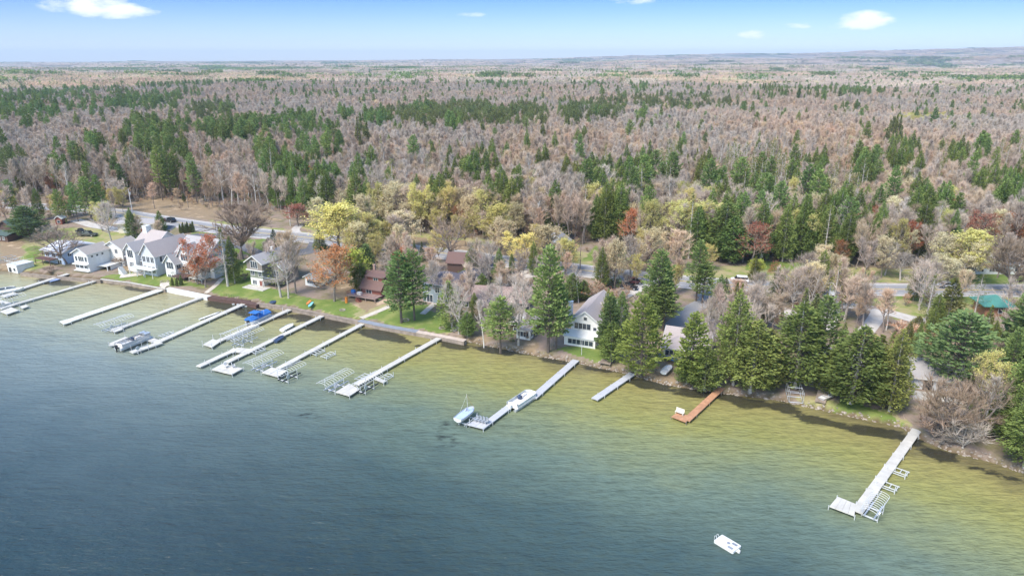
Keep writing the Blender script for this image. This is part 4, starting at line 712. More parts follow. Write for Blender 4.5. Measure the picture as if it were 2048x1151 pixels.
def forest_object(name, X, Y, Z, kinds, names, scl, wid, meshes, label):
    """one object holding the far wood: points that instance the tree meshes"""
    col = bpy.data.collections.new(name+'_sources'); base = {}; idx = 0
    for k in names:
        base[k] = (idx, len(meshes[k]))
        for j, me in enumerate(meshes[k]):
            o = bpy.data.objects.new('%03d_%s' % (idx, k), me); col.objects.link(o); idx += 1
    n = len(X); me = bpy.data.meshes.new(name); me.vertices.add(n); me.vertices.foreach_set('co', np.column_stack([X, Y, Z]).astype(np.float32).ravel())
    ki = np.array([base[names[k]][0]+rs.randint(base[names[k]][1]) for k in kinds], np.int32)
    a = me.attributes.new('pick', 'INT', 'POINT'); a.data.foreach_set('value', ki)
    a = me.attributes.new('scl', 'FLOAT_VECTOR', 'POINT'); a.data.foreach_set('vector', np.column_stack([wid, wid, scl]).astype(np.float32).ravel())
    a = me.attributes.new('rot', 'FLOAT_VECTOR', 'POINT'); a.data.foreach_set('vector', np.column_stack([np.zeros(n), np.zeros(n), rs.uniform(0, 6.28, n)]).astype(np.float32).ravel())
    o = bpy.data.objects.new(name, me); COL.objects.link(o); tag(o, label, 'forest', kind='stuff')
    ng = bpy.data.node_groups.new(name, 'GeometryNodeTree'); ng.interface.new_socket('Geometry', in_out='INPUT', socket_type='NodeSocketGeometry'); ng.interface.new_socket('Geometry', in_out='OUTPUT', socket_type='NodeSocketGeometry')
    gi = ng.nodes.new('NodeGroupInput'); go = ng.nodes.new('NodeGroupOutput'); ip = ng.nodes.new('GeometryNodeInstanceOnPoints'); ci = ng.nodes.new('GeometryNodeCollectionInfo'); ci.inputs[0].default_value = col; ci.inputs[1].default_value = True; ci.inputs[2].default_value = True
    def na(t, nm): q = ng.nodes.new('GeometryNodeInputNamedAttribute'); q.data_type = t; q.inputs[0].default_value = nm; return next(s for s in q.outputs if s.enabled)
    L = ng.links.new; L(gi.outputs[0], ip.inputs['Points']); L(ci.outputs[0], ip.inputs['Instance']); ip.inputs['Pick Instance'].default_value = True
    L(na('INT', 'pick'), ip.inputs['Instance Index']); L(na('FLOAT_VECTOR', 'rot'), ip.inputs['Rotation']); L(na('FLOAT_VECTOR', 'scl'), ip.inputs['Scale']); L(ip.outputs[0], go.inputs[0])
    md = o.modifiers.new('trees', 'NODES'); md.node_group = ng; return o
GX = [([(0, 398), (235, 400), (262, 428), (240, 440), (0, 455)], 34, ['bare', 'greytree', 'bare', 'pine', 'cedar', 'bare_tan', 'olive'], 'tree in the garden wood between the far left road and the cabin'), ([(0, 470), (0, 440), (100, 440), (40, 470)], 4, ['bare', 'cedar'], 'tree behind the brown cabin'),
      ([(640, 490), (800, 508), (900, 520), (880, 530), (760, 540), (640, 515)], 15, ['bush_rust', 'cream', 'bare_tan', 'cream', 'olive', 'spruce'], 'tree in the strip between road and houses, left of the barn'), ([(930, 560), (1040, 545), (1130, 560), (1130, 600), (1080, 610), (980, 590)], 12, ['bush_rust', 'cedar', 'bare', 'bush_brown', 'greytree'], 'tree in the garden behind the long taupe roof'),
      ([(1170, 560), (1240, 560), (1300, 580), (1290, 640), (1260, 650), (1200, 600)], 10, ['bush_rust', 'bare', 'cedar', 'bush_grey'], 'tree beside the gravel drive behind the white gabled house'), ([(1330, 590), (1370, 585), (1350, 640), (1300, 660)], 5, ['cedar', 'pine', 'bush_rust'], 'tree left of the long drive'), ([(1390, 640), (1440, 610), (1500, 600), (1560, 640), (1540, 690), (1420, 700)], 16, ['greytree', 'bare', 'cedar', 'bush_grey', 'cedar_gold'], 'tree in the grove above the shore cedars'),
      ([(1560, 590), (1650, 596), (1640, 640), (1560, 625)], 8, ['bare', 'cream', 'cedar', 'greytree'], 'tree in the grove beside the white van'), ([(1680, 622), (1740, 625), (1730, 660), (1680, 670)], 6, ['bare', 'greytree', 'bare_tan'], 'bare tree inside the loop of the gravel drive'), ([(1780, 660), (1900, 660), (1850, 720), (1750, 720)], 10, ['bush_rust', 'cedar', 'bush_brown', 'cedar_gold'], 'tree in the thicket right of the gravel drives'),
      ([(1930, 650), (2090, 650), (2090, 740), (1960, 740)], 9, ['cedar', 'pine_blue', 'cedar_gold', 'greytree'], 'tree in the dense corner below the green roofed cabin'), ([(1960, 760), (2090, 780), (2100, 930), (2000, 890)], 9, ['cedar', 'cedar_gold', 'pine'], 'evergreen in the dense right hand corner of the shore'), ([(1440, 700), (1760, 730), (1780, 780), (1480, 770)], 8, ['cedar', 'cedar', 'cedar_gold', 'greytree'], 'evergreen in the row behind the shore cedars'),
      ([(1170, 640), (1240, 650), (1250, 690), (1215, 700)], 4, ['cedar', 'bush'], 'evergreen beside the white gabled house'), ([(620, 560), (700, 560), (720, 590), (640, 585)], 4, ['bush_brown', 'bush', 'cedar'], 'shrub beside the small white cottage')]
def rpoly(P, n):
    P = np.array(P, float); lo, hi = P.min(0), P.max(0); o_ = []
    while len(o_) < n:
        q = rs.uniform(lo, hi)
        if inpoly(np.array([q[0]]), np.array([q[1]]), P)[0]: o_.append(q)
    return o_
PHR = {'rust': 'rust orange', 'yellow': 'yellow budding', 'bare': 'leafless', 'greytree': 'silvery leafless', 'pine': 'green pine', 'cedar': 'dark cedar', 'bare_tan': 'tan leafless', 'olive': 'olive budding', 'bush_rust': 'low rusty', 'cream': 'cream budding', 'spruce': 'small spruce', 'bush_brown': 'low brown', 'bush_grey': 'low grey', 'cedar_gold': 'golden cedar', 'pine_blue': 'blue green pine', 'bush': 'low green'}
GX += [([(440, 560), (560, 520), (640, 545), (600, 560)], 5, ['bare_tan', 'rust', 'cedar', 'bare'], 'tree behind the sage green house'), ([(250, 480), (430, 480), (450, 500), (300, 500)], 5, ['bare_tan', 'cedar', 'olive', 'bare'], 'tree at the back of the big white houses'), ([(690, 545), (760, 530), (840, 560), (790, 580)], 7, ['bare', 'cedar', 'bare_tan', 'rust'], 'tree behind the brown roofed deck cottage'), ([(870, 600), (960, 620), (1000, 650), (930, 650)], 6, ['bare', 'bare_tan', 'cedar'], 'tree in front of the long taupe roof'),
      ([(620, 462), (700, 445), (1100, 505), (1100, 522), (800, 488)], 16, ['cream', 'olive', 'bare_tan', 'yellow', 'bare'], 'tree on the far roadside above the barn'), ([(1120, 532), (1150, 505), (1420, 540), (1400, 560), (1250, 548)], 9, ['bare', 'bare_tan', 'cream', 'olive', 'greytree'], 'tree on the far roadside behind the parked cars'),
      ([(1620, 568), (1640, 545), (2060, 548), (2060, 570)], 9, ['bare_tan', 'greytree', 'cream', 'bare', 'bush_rust'], 'tree on the far roadside at the right'), ([(1030, 545), (1200, 562), (1400, 588), (1380, 604), (1190, 580), (1050, 562)], 8, ['bare_tan', 'cream', 'bare', 'cedar', 'olive'], 'tree on the near roadside above the white gabled house'),
      ([(1500, 588), (1950, 604), (1940, 630), (1520, 612)], 12, ['cream', 'bare_tan', 'bare', 'cedar_gold', 'bush_rust', 'greytree'], 'tree on the near roadside above the gravel drives'), ([(250, 430), (285, 395), (450, 405), (470, 425), (330, 420)], 10, ['bush_brown', 'bush_rust', 'bare_tan'], 'growth on the bare roadside bank')]
HX = {'rust': (7, 11), 'yellow': (8, 12), 'bare': (9, 14), 'greytree': (9, 14), 'pine': (12, 18), 'cedar': (6, 13), 'bare_tan': (8, 12), 'olive': (8, 11), 'bush_rust': (2.5, 5), 'cream': (10, 15), 'spruce': (5, 9), 'bush_brown': (2, 4), 'bush_grey': (3, 5), 'cedar_gold': (6, 12), 'pine_blue': (10, 15), 'bush': (1.5, 3)}
for P, n_, ks, wh in GX:
    for q in rpoly(P, n_):
        k = ks[rs.randint(len(ks))]; X0, Y0, Z0 = GT(*q); lab = PHR[k]+' '+wh
        tree(k, X0, Y0, Z0, rs.uniform(*HX[k]), rs.uniform(.9, 1.25), lab, 'trees: '+lab)
ox_ = rs.uniform(-420, 380, 9000); oy_ = rs.uniform(20, 330, 9000); os_ = seg_dist(ox_, oy_, SH); or_ = seg_dist(ox_, oy_, RD)
ok_ = (os_ > 5) & (or_ < -8) & (np.abs(ox_) > .80*oy_+9) & (rs.uniform(size=9000) < .28)
if ok_.any():
    mcode = np.array([names.index(k) for k in ('bare', 'cedar', 'pine', 'bare_tan')]); x = np.concatenate([x, ox_[ok_]]); y = np.concatenate([y, oy_[ok_]]); z = np.concatenate([z, height(ox_[ok_], oy_[ok_])]); kind = np.concatenate([kind, mcode[rs.randint(0, 4, ok_.sum())]]); single = np.concatenate([single, np.zeros(ok_.sum(), bool)])
r = ~single; used = sorted(set(kind[r])); remap = {k: i for i, k in enumerate(used)}; un = [names[k] for k in used]
kk = np.array([remap[k] for k in kind[r]]); hh_ = np.array([float(height_of(names[k], 1)[0])/PROTO[names[k]][0]['h'] for k in kind[r]])
forest_object('forest', x[r], y[r], z[r], kk, un, hh_, hh_*rs.uniform(.72, 1.1, len(hh_)), {k: [p['one'] for p in PROTO[k]] for k in un}, 'far part of the leafless wood with scattered evergreens')

ux, uy = scatter(120, 430, 3.0); us = seg_dist(ux, uy, RD); ue = 9+np.interp(ux/uy, [-.9, -.62, -.5, -.35, -.25, -.1, .05, .2, .3, .45, .6, 1], [2, 3, 12, 14, 8, 9, 9, 11, 10, 7, 8, 11]); uk = (us > ue) & (rs.uniform(size=len(ux)) < .6)
for P in ([(1150, 540), (1190, 480), (1260, 490), (1250, 545)], [(1480, 560), (1490, 515), (1650, 520), (1660, 560)], [(1905, 570), (1915, 500), (2070, 500), (2080, 570)]): uk &= ~inpoly(ux, uy, [G(*q, 5) for q in P])
bank = inpoly(ux, uy, [G(*q, 5) for q in [(262, 425), (280, 385), (450, 400), (570, 440), (450, 445)]]); uk &= (~bank) | (rs.uniform(size=len(ux)) < .5)
near_ = np.zeros(len(ux), bool)
for P in ([(0, 395), (235, 400), (262, 428), (230, 445), (0, 470)], [(1000, 540), (1140, 560), (1120, 600), (990, 590)], [(1170, 560), (1260, 560), (1300, 590), (1280, 680), (1200, 610)], [(1380, 640), (1560, 600), (1640, 610), (1640, 700), (1400, 740)], [(1440, 720), (1820, 740), (1830, 790), (1450, 772)], [(1760, 650), (2090, 640), (2090, 930), (1990, 900), (1850, 780), (1760, 730)], [(930, 640), (1120, 690), (1100, 704), (940, 672)], [(1240, 715), (1420, 745), (1440, 775), (1250, 742)], [(620, 555), (720, 560), (700, 590), (640, 585)]):
    near_ |= inpoly(ux, uy, [GT(*q)[:2] for q in P])
clear_ = np.zeros(len(ux), bool)
for pts_, wdt_, _ in DRIVES: clear_ |= np.abs(seg_dist(ux, uy, np.array(gp(pts_)))) < wdt_/2+1.2
uk = (uk | (near_ & (rs.uniform(size=len(ux)) < .42) & (np.abs(us) > 7))) & ~clear_
ux, uy = ux[uk], uy[uk]; un2 = ['bush_brown', 'bush_rust', 'bush_grey', 'bush', 'bare_tan', 'cedar']; ku = rs.choice(6, len(ux), p=[.34, .2, .12, .08, .16, .10]); tgt = rs.uniform([1.2, 1.2, 1.4, .8, 3.5, 2.0], [2.6, 2.6, 3.0, 1.6, 7, 4.5], (len(ux), 6))[np.arange(len(ux)), ku]; hs_ = tgt/np.array([PROTO[un2[k]][0]['h'] for k in ku])
forest_object('undergrowth', ux, uy, height(ux, uy), ku, un2, hs_, hs_*rs.uniform(1, 1.5, len(hs_)), {k: [p['one'] for p in PROTO[k]] for k in un2}, 'brown brush and saplings covering the floor of the wood')

# distant country: patches of woodland as instanced clumps
def patch(seed, size, n, fc, hgt, mats, tri=46):
    rng = np.random.RandomState(seed); mb = MB()
    for i in range(n):
        px_, py_ = rng.uniform(-.5, .5, 2)*size; con = rng.uniform() < fc; h = hgt*rng.uniform(.8, 1.15)*(1.15 if con else 1); r_ = hgt*(.17 if con else .26)*rng.uniform(.8, 1.2); d = unit(rng.normal(size=(tri, 3))); q = rng.uniform(.3, 1, tri)**.5
        if con: t = rng.uniform(.1, 1, tri); a = rng.uniform(0, 6.28, tri); P = np.column_stack([px_+np.cos(a)*r_*(1-t)*1.3, py_+np.sin(a)*r_*(1-t)*1.3, h*(.2+.8*t)-1]); D = np.column_stack([np.cos(a), np.sin(a), t*.8]); W_ = .14*hgt; L_ = .16*hgt; mi = 1
        else: P = np.column_stack([px_+d[:, 0]*q*r_, py_+d[:, 1]*q*r_, h*.62+d[:, 2]*q*h*.36]); D = d+np.array([0, 0, .6]); W_ = .05*hgt; L_ = .16*hgt; mi = 0
        v, f = leaves(P, unit(D), L_, W_, rng); mb.addn(v, f, mi)
        if not con: mb.tube((px_, py_, -1), (px_, py_, h*.7), hgt*.012, hgt*.008, 3, 0, cap=False)
    return mb.mesh('woodland_patch', mats)
PM = [M['twig'], M['needle']]
PT = {'mix': [patch(i, 60, 72, .025, 16, PM) for i in range(3)], 'con': [patch(10+i, 60, 60, .75, 17, PM) for i in range(2)], 'tan': [patch(20+i, 60, 60, .03, 14, [M['twig_tan'], M['needle']]) for i in range(2)], 'gold': [patch(30, 60, 50, .05, 13, [M['leaf_cream'], M['needle']])]}
def far_kind(x, y):
    f = y*math.cos(PITCH)+(CAMH-10)*math.sin(PITCH); px = 1024+FPX*x/f; py = 575.5+FPX*((CAMH-10)*math.cos(PITCH)-y*math.sin(PITCH))/f; n = len(x)
    w1 = wav(x*.8, y*.22, 900)+wav(x+900, y*.4, 330)*.5; k = np.where(w1 > 1.05, 1, 0); k = np.where((w1 < -.75), 2, k); k = np.where(rs.uniform(size=n) < .06, 3, k); k = np.where(rs.uniform(size=n) < .03, 1, k)
    for cx, cy, rx, ry, p, _ in EL: k = np.where((((px-cx)/rx)**2+((py-cy)/ry)**2 < 1) & (rs.uniform(size=n) < p*.12), 1, k)
    return k
xa, ya = scatter(1290, 4200, 58); xb, yb = scatter(4200, 13500, 175)
kd = np.concatenate([far_kind(xa, ya), far_kind(xb, yb)]); X_ = np.concatenate([xa, xb]); Y_ = np.concatenate([ya, yb]); sc_ = np.concatenate([np.ones(len(xa)), np.full(len(xb), 1.0)]); wd2 = np.concatenate([np.ones(len(xa)), np.full(len(xb), 3.0)])
# open fields far away
op = (wav(X_*.7+2000, Y_*.25, 1500) > .95) & (np.hypot(X_, Y_) > 1800); kp = ~op
forest_object('distant_forest', X_[kp], Y_[kp], height(X_[kp], Y_[kp]), kd[kp], ['mix', 'con', 'tan', 'gold'], sc_[kp], wd2[kp], PT, 'distant mauve woodland with dark evergreen bands reaching the horizon')

# ------------------------------------------------------------ docks
DZ = .62
def g2(p, z=DZ): return np.array(G(p[0], p[1], z))
def slab(mb, P, z0, z1, mi=0):
    P = [tuple(q) for q in P]; a = sum(P[i][0]*P[(i+1) % len(P)][1]-P[(i+1) % len(P)][0]*P[i][1] for i in range(len(P)))
    if a < 0: P = P[::-1]
    n = len(P); v = [(p[0], p[1], z0) for p in P]+[(p[0], p[1], z1) for p in P]
    mb.add(v, [tuple(range(n))[::-1], tuple(range(n, 2*n))]+[(i, (i+1) % n, n+(i+1) % n, n+i) for i in range(n)], mi)
def dock(label, lines, plats=(), mat='deckwhite', width=1.15, z=DZ, postgap=6.0, posth=.35, group=None, sect=2.4, postmat='alu', thick=.17):
    o = g2(lines[0][0], z); root = empty('boat_dock', (o[0], o[1], 0), 0, label, 'dock', group)
    cache = {}
    def post(x, y):
        if posth not in cache: m_ = MB(); m_.tube((0, 0, -2.0), (0, 0, z+posth), .055, .055, 6); cache[posth] = m_.mesh('post', M[postmat])
        q = bpy.data.objects.new('post', cache[posth]); COL.objects.link(q); q.parent = root; q.location = (x-o[0], y-o[1], 0)
    for ln in lines:
        a, b = g2(ln[0], z), g2(ln[1], z); wd = ln[2] if len(ln) > 2 else width; d = b-a; L = np.linalg.norm(d); d /= L; nn = np.array([-d[1], d[0]]); mb = MB(); k = max(1, round(L/sect))
        for i in range(k):
            s0 = L*i/k+(.04 if i else 0); s1 = L*(i+1)/k-.04; dz_ = TR.uniform(-.012, .012)
            slab(mb, [a+d*s0-nn*wd/2-o, a+d*s1-nn*wd/2-o, a+d*s1+nn*wd/2-o, a+d*s0+nn*wd/2-o], z-thick+dz_, z+dz_, 0)
        for s_ in (-1, 1): slab(mb, [a+nn*s_*(wd/2-.09)-o, b+nn*s_*(wd/2-.09)-o, b+nn*s_*(wd/2-.15)-o, a+nn*s_*(wd/2-.15)-o], z-thick-.12, z-thick-.004, 1)
        mb.build('walkway', [M[mat], M['metal']], root)
        kk = max(2, int(L/postgap)+1)
        for i in range(kk):
            for s_ in (-1, 1):
                if kk > 9 and (i+(s_ > 0)) % 2: continue
                q = a+d*(L*(i+.5)/kk)+nn*s_*(wd/2+.06); post(*q)
    for pl in plats:
        P = [g2(q, z) for q in pl]; mb = MB(); n = 4; A, B, C_, D_ = P
        for i in range(n):
            t0, t1 = i/n+.004, (i+1)/n-.004; slab(mb, [A+(B-A)*t0-o, A+(B-A)*t1-o, D_+(C_-D_)*t1-o, D_+(C_-D_)*t0-o], z-thick+.006, z+.006+.01*(i % 2))
        mb.build('platform', M[mat], root); c = sum(P)/4
        for q in P: q2 = c+(q-c)*(1+.1/np.linalg.norm(q-c)); post(*q2)
    return root
dock('white dock at the far left holding two moored boats, nearest the boathouse', [((138, 546), (22, 583)), ((30, 585), (4, 592), 2.2)], width=1.5)
dock('long white dock ending in a U shaped berth at the left edge of the picture', [((198, 559), (42, 604)), ((42, 604), (0, 617), 1.3), ((18, 606), (-60, 590), 1.2)], [((0, 622), (14, 628), (38, 620), (22, 614)), ((40, 612), (52, 609), (57, 612), (44, 617))])
dock('wide cream coloured dock with a square end, left of the white boardwalk', [((326, 577), (136, 641), 2.3)], [((119, 642), (127, 648), (142, 644), (133, 638))], mat='deckcream', sect=2.2, posth=.05)
dock('white dock starting at the right end of the white boardwalk', [((413, 590), (240, 655), 1.3)], [((221, 658), (229, 664), (246, 658), (238, 653))])
dock('white dock from the brown shore deck, forking around a boat lift', [((496, 603), (318, 682), 1.5), ((322, 684), (262, 704), 1.5), ((318, 684), (296, 676), 1.6), ((300, 676), (218, 690), .8)], [((218, 686), (246, 694), (276, 680), (250, 673))], postgap=7)
dock('white dock with the blue covered boat tied along it', [((584, 616), (430, 684), 1.45)], [((406, 688), (424, 694), (440, 683), (426, 677))], posth=.9)
dock('white dock with a side berth and a wide square platform', [((650, 628), (452, 724), 1.35), ((504, 702), (468, 698), 2.2), ((466, 700), (396, 732), 1.35)], [((423, 738), (464, 748), (486, 736), (444, 727)), ((457, 701), (467, 695), (477, 699), (466, 705))])
dock('white dock between the two hooped lifts, ending in a square platform', [((732, 643), (556, 736), 1.3)], [((523, 744), (556, 753), (574, 741), (543, 734))])
dock('white dock from the right end of the sea wall with a large end platform', [((882, 673), (712, 768), 1.35)], [((671, 783), (699, 791), (720, 778), (698, 766)), ((748, 757), (767, 765), (773, 761), (752, 752))])
dock('pale grey dock carrying chairs on its L shaped end', [((1152, 719), (1066, 794), 1.5), ((1068, 792), (1020, 806), 1.4), ((1054, 785), (962, 854), 1.3)], [((934, 848), (966, 856), (978, 845), (950, 839))], mat='deckgrey', posth=.05)
dock('short pale grey dock at the rocky shore', [((1265, 746), (1189, 797), 1.4)], mat='deckgrey', posth=.05)
dock('orange brown wooden dock with a bench on its L shaped end', [((1447, 771), (1373, 839), 1.3)], [((1343, 832), (1372, 843), (1384, 833), (1356, 823))], mat='deckbrown', posth=.08, postmat='timber')
dock('longest white dock at the right with an L shaped end and lifts', [((1834, 858), (1714, 1022), 1.45)], [((1659, 1011), (1709, 1030), (1712, 1007), (1675, 992))], posth=.12, postgap=5)

def dirpx(a, b, z=.6): p, q = g2(a, z), g2(b, z); return math.atan2(q[1]-p[1], q[0]-p[0])
DKD = dirpx((883, 672), (712, 768))
def lift(label, px, py, L=7, W=3.0, H=2.2, rot=DKD, kind='canopy', group='hooped boat lifts', rise=.45, gap=.62, dark=False):
    x, y = G(px, py, H if kind == 'canopy' else .8); root = empty('boat_lift', (x, y, 0), rot, label, 'boat lift', group); T = .06
    if kind == 'canopy':
        mb = MB(); n = int(L/gap)
        for i in range(n+1):
            X0 = -L/2+L*i/n; pts = [(X0, W/2*math.cos(t), H+rise*math.sin(t)) for t in np.linspace(math.pi, 0, 7)]; mb.path(pts, .03, 4)
        for s_ in (-1, 1): mb.tube((-L/2, s_*W/2, H), (L/2, s_*W/2, H), .045, n=5)
        mb.tube((-L/2, 0, H+rise), (L/2, 0, H+rise), .04, n=4); mb.build('canopy_frame', M['alu'], root)
    pl = 2.4; pm = MB(); pm.tube((0, 0, -1.8), (0, 0, H if kind == 'canopy' else 1.6), .05, n=6); me = pm.mesh('post', M['alu'])
    for sx_ in (-1, 1):
        for sy_ in (-1, 1): q = bpy.data.objects.new('post', me); COL.objects.link(q); q.parent = root; q.location = (sx_*pl/2+.4, sy_*W/2*.93, 0)
    mb = MB(); 
    for sx_ in (-1, 1): mb.box(sx_*pl/2+.36, sx_*pl/2+.5, -W/2*.9, W/2*.9, .25, .42)
    mb.build('cross_beam', M['alu'], root)
    for sy_ in (-1, 1): mb = MB(); mb.box(-L*.36, L*.36, sy_*.62-.09, sy_*.62+.09, .43, .62); mb.build('bunk', M['black' if dark else 'metal'], root)
    wm = MB(); wm.tube((pl/2+.4, W/2, 1.5), (pl/2+.4, W/2+.12, 1.5), .42, n=14); wm.build('winch_wheel', M['metal'], root)
    return root
lift('hooped lift frame beside the U shaped berth at the left edge', 12, 597, 8, 3.2)
lift('hooped lift frame at the lake end of the dock from the white boardwalk', 228, 641, 8, 3)
lift('hooped lift frame beside the dock with the blue covered boat, landward one', 480, 658, 9, 2.8)
lift('hooped lift frame beside the dock with the blue covered boat, lakeward one', 488, 668, 8.5, 3.2)
lift('large hooped lift frame left of the square platform between two lifts', 527, 716, 7.8, 3.2)
lift('hooped lift frame with dark bunks right of that square platform', 577, 737, 6.5, 3.0, dark=True)
lift('hooped lift frame standing free left of the large end platform', 671, 755, 7.4, 2.8)
lift('hooped lift frame pressed against the dock from the sea wall', 733, 759, 7.0, 2.2, dark=True)
lift('hooped lift frame at the lake end of the longest white dock', 1750, 1005, 5.6, 2.2, 1.8, dirpx((1834, 858), (1710, 1027)), gap=.55)
lift('low lift without hoops beside the forked dock from the brown deck', 283, 694, 5, 2.6, kind='low', group='low lifts without hoops')
lift('hooped lift frame standing on the lawn left of the twin gabled house', 289, 541, 6, 2.8, 2.3, DKD+.2)
def pwc_lift(label, px, py, rot, group='small open lifts'):
    x, y = G(px, py, .6); root = empty('personal_craft_lift', (x, y, 0), rot, label, 'boat lift', group); mb = MB()
    for s_ in (-1, 1): mb.box(-1.5, 1.5, s_*.62-.05, s_*.62+.05, .4, .5)
    for i in range(4): mb.box(-1.4+i*.9, -1.3+i*.9, -.62, .62, .5, .58)
    mb.build('cradle', M['alu'], root); mb = MB()
    for sx_ in (-1.3, 1.3): mb.tube((sx_, 1.05, -1.5), (sx_, 1.05, 1.25), .06)
    mb.box(-1.3, 1.3, 1.0, 1.08, .3, .4); mb.box(-1.3, -1.2, .6, 1.0, .3, .4); mb.box(1.2, 1.3, .6, 1.0, .3, .4); mb.build('side_frame', M['alu'], root)
RL = dirpx((1834, 858), (1710, 1027))
pwc_lift('small open lift beside the longest white dock, landward of the pair', 1796, 938, RL+math.pi/2+math.pi); pwc_lift('small open lift beside the longest white dock, lakeward of the pair', 1775, 967, RL+math.pi/2+math.pi)
pwc_lift('small open lift right of the dock between the two hooped lifts', 634, 702, DKD); pwc_lift('half sunken small lift standing free in the shallows', 655, 708, DKD); pwc_lift('small lift beside the dock with the square platform', 514, 699, DKD)
pwc_lift('small lift at the forked dock from the brown deck', 331, 667, DKD); pwc_lift('small pale lift beside the dock with the large end platform', 724, 752, DKD); pwc_lift('cradle with cushions at the shore side of the large platform dock', 770, 752, DKD)

# ------------------------------------------------------------ boats and floats
def hull_mesh(L, W, D, mi=0, bow=.35, n=12, z0=0.0, deck=True):
    mb = MB(); rings = []
    for i in range(n+1):
        t = i/n; wd = W/2*(1 if t < 1-bow else math.cos((t-(1-bow))/bow*math.pi/2)**.7)*(.88+.12*min(1, t*4)); X0 = -L/2+L*t; sheer = D*(1+.18*t**2); keel = 0 if t < 1-bow*.6 else D*.5*((t-1+bow*.6)/(bow*.6))**2
        rings.append([(X0, wd, z0+sheer), (X0, wd*.85, z0+D*.35+keel*.5), (X0, wd*.12, z0+keel), (X0, -wd*.12, z0+keel), (X0, -wd*.85, z0+D*.35+keel*.5), (X0, -wd, z0+sheer)])
    v = [p for r_ in rings for p in r_]; f = []
    for i in range(n):
        for j in range(5): f.append((i*6+j, i*6+j+1, (i+1)*6+j+1, (i+1)*6+j))
    f.append((0, 5, 4, 3, 2, 1)); mb.add(v, f, mi); return mb, rings
def pontoon(label, px, py, rot, z=0.0, mats=('alu', 'cream', 'white'), L=7.2, W=2.5, cover=None, motor='white'):
    x, y = G(px, py, z+.8); root = empty('pontoon_boat', (x, y, z), rot, label, 'boat'); 
    for s_ in (-1, 1):
        mb = MB(); mb.tube((-L/2, s_*W*.34, .22), (L/2-.9, s_*W*.34, .22), .32, n=12); mb.tube((L/2-.9, s_*W*.34, .22), (L/2, s_*W*.34, .38), .32, .06, n=12); mb.build('float_tube', M['metal'], root)
    mb = MB(); P = [(-L/2+.2, -W/2), (L/2-.9, -W/2), (L/2-.3, -W/4), (L/2-.3, W/4), (L/2-.9, W/2), (-L/2+.2, W/2)]; slab(mb, P, .55, .66); mb.build('deck', M[mats[2]], root)
    mb = MB(); h = .66
    for (a, b) in zip(P[:-1], P[1:]):
        a = np.array(a)*.97; b = np.array(b)*.97; mb.tube((*a, 1.3), (*b, 1.3), .04, n=4); mb.tube((*a, .75), (*b, .75), .03, n=4); slab(mb, [a*1.0, b*1.0, b*.985, a*.985], .78, 1.25)
    mb.build('railing', M[mats[0]], root)
    if not cover:
        mb = MB()
        for X0, X1, Y0, Y1 in ((-L/2+.5, -L/2+1.2, -1.0, 1.0), (-L/2+.5, -.6, -1.08, -.5), (.9, 2.2, -1.08, -.5), (.9, 2.2, .5, 1.08)): mb.box(X0, X1, Y0, Y1, .67, 1.02); 
        mb.box(-L/2+.42, -L/2+.56, -1.0, 1.0, .67, 1.32); mb.build('seat', M[mats[1]], root)
        mb = MB(); mb.box(-.2, .35, .3, .95, .67, 1.35); mb.tube((-.25, .62, 1.3), (-.35, .62, 1.36), .2, n=10); mb.build('helm', M['navy'], root)
    else:
        mb = MB(); prof = [(-W/2-.03, 1.25), (-W/2+.05, 1.42), (-.35, 1.95), (0, 2.02), (.35, 1.95), (W/2-.05, 1.42), (W/2+.03, 1.25), (W/2, 1.05), (-W/2, 1.05)]; k = 8
        for i in range(k): mb.prism([(p, q-(.10 if i % 2 else 0)*(q > 1.5)) for p, q in prof], 'x', -L/2+.1+(L-.7)*i/k, -L/2+.1+(L-.7)*(i+1)/k-.005*(i % 2))
        mb.build('cover', M[cover], root)
    mb = MB(); mb.box(-L/2-.45, -L/2+.05, -.2, .2, .55, 1.25); mb.box(-L/2-.38, -L/2-.15, -.08, .08, -.3, .55); mb.build('outboard_motor', M[motor], root)
    return root
pontoon('white pontoon boat with cream seats moored at the pale grey dock', 1045, 798, dirpx((1025, 812), (1064, 786)), mats=('white', 'cream', 'cream'))
b_o = pontoon('boat under a bright blue cover tied to the white dock', 518, 634, dirpx((500, 645), (540, 626)), .35, cover='blue', motor='black'); 
mb = MB()
for sx_ in (-1.6, .4): mb.path([(sx_, -1.2, 1.2), (sx_+.3, -1.1, 2.45), (sx_+.3, 1.1, 2.45), (sx_, 1.2, 1.2)], .035, 4)
mb.build('bimini_frame', M['alu'], b_o)
mb = MB(); mb.box(-2.2, -.2, -1.15, 1.15, 2.5, 2.56); mb.build('bimini_top', M['blue'], b_o)
def tritoon(label, px, py, rot):
    """black and white open pontoon lift boat"""
    r_ = pontoon(label, px, py, rot, .45, mats=('metal', 'cream', 'white'), L=8.2, W=2.5, motor='black'); mb = MB()
    for i in range(9): mb.path([(-3.6+i*.85, -1.2, 1.35), (-3.6+i*.85, 0, 1.75), (-3.6+i*.85, 1.2, 1.35)], .05, 4)
    mb.build('cover_bow', M['black'], r_); mb = MB(); mb.box(2.2, 3.5, -1.1, 1.1, 1.5, 1.62); mb.build('rear_canopy', M['metal'], r_)
tritoon('dark framed pontoon boat on the lift of the forked dock', 268, 680, dirpx((245, 692), (305, 668)))
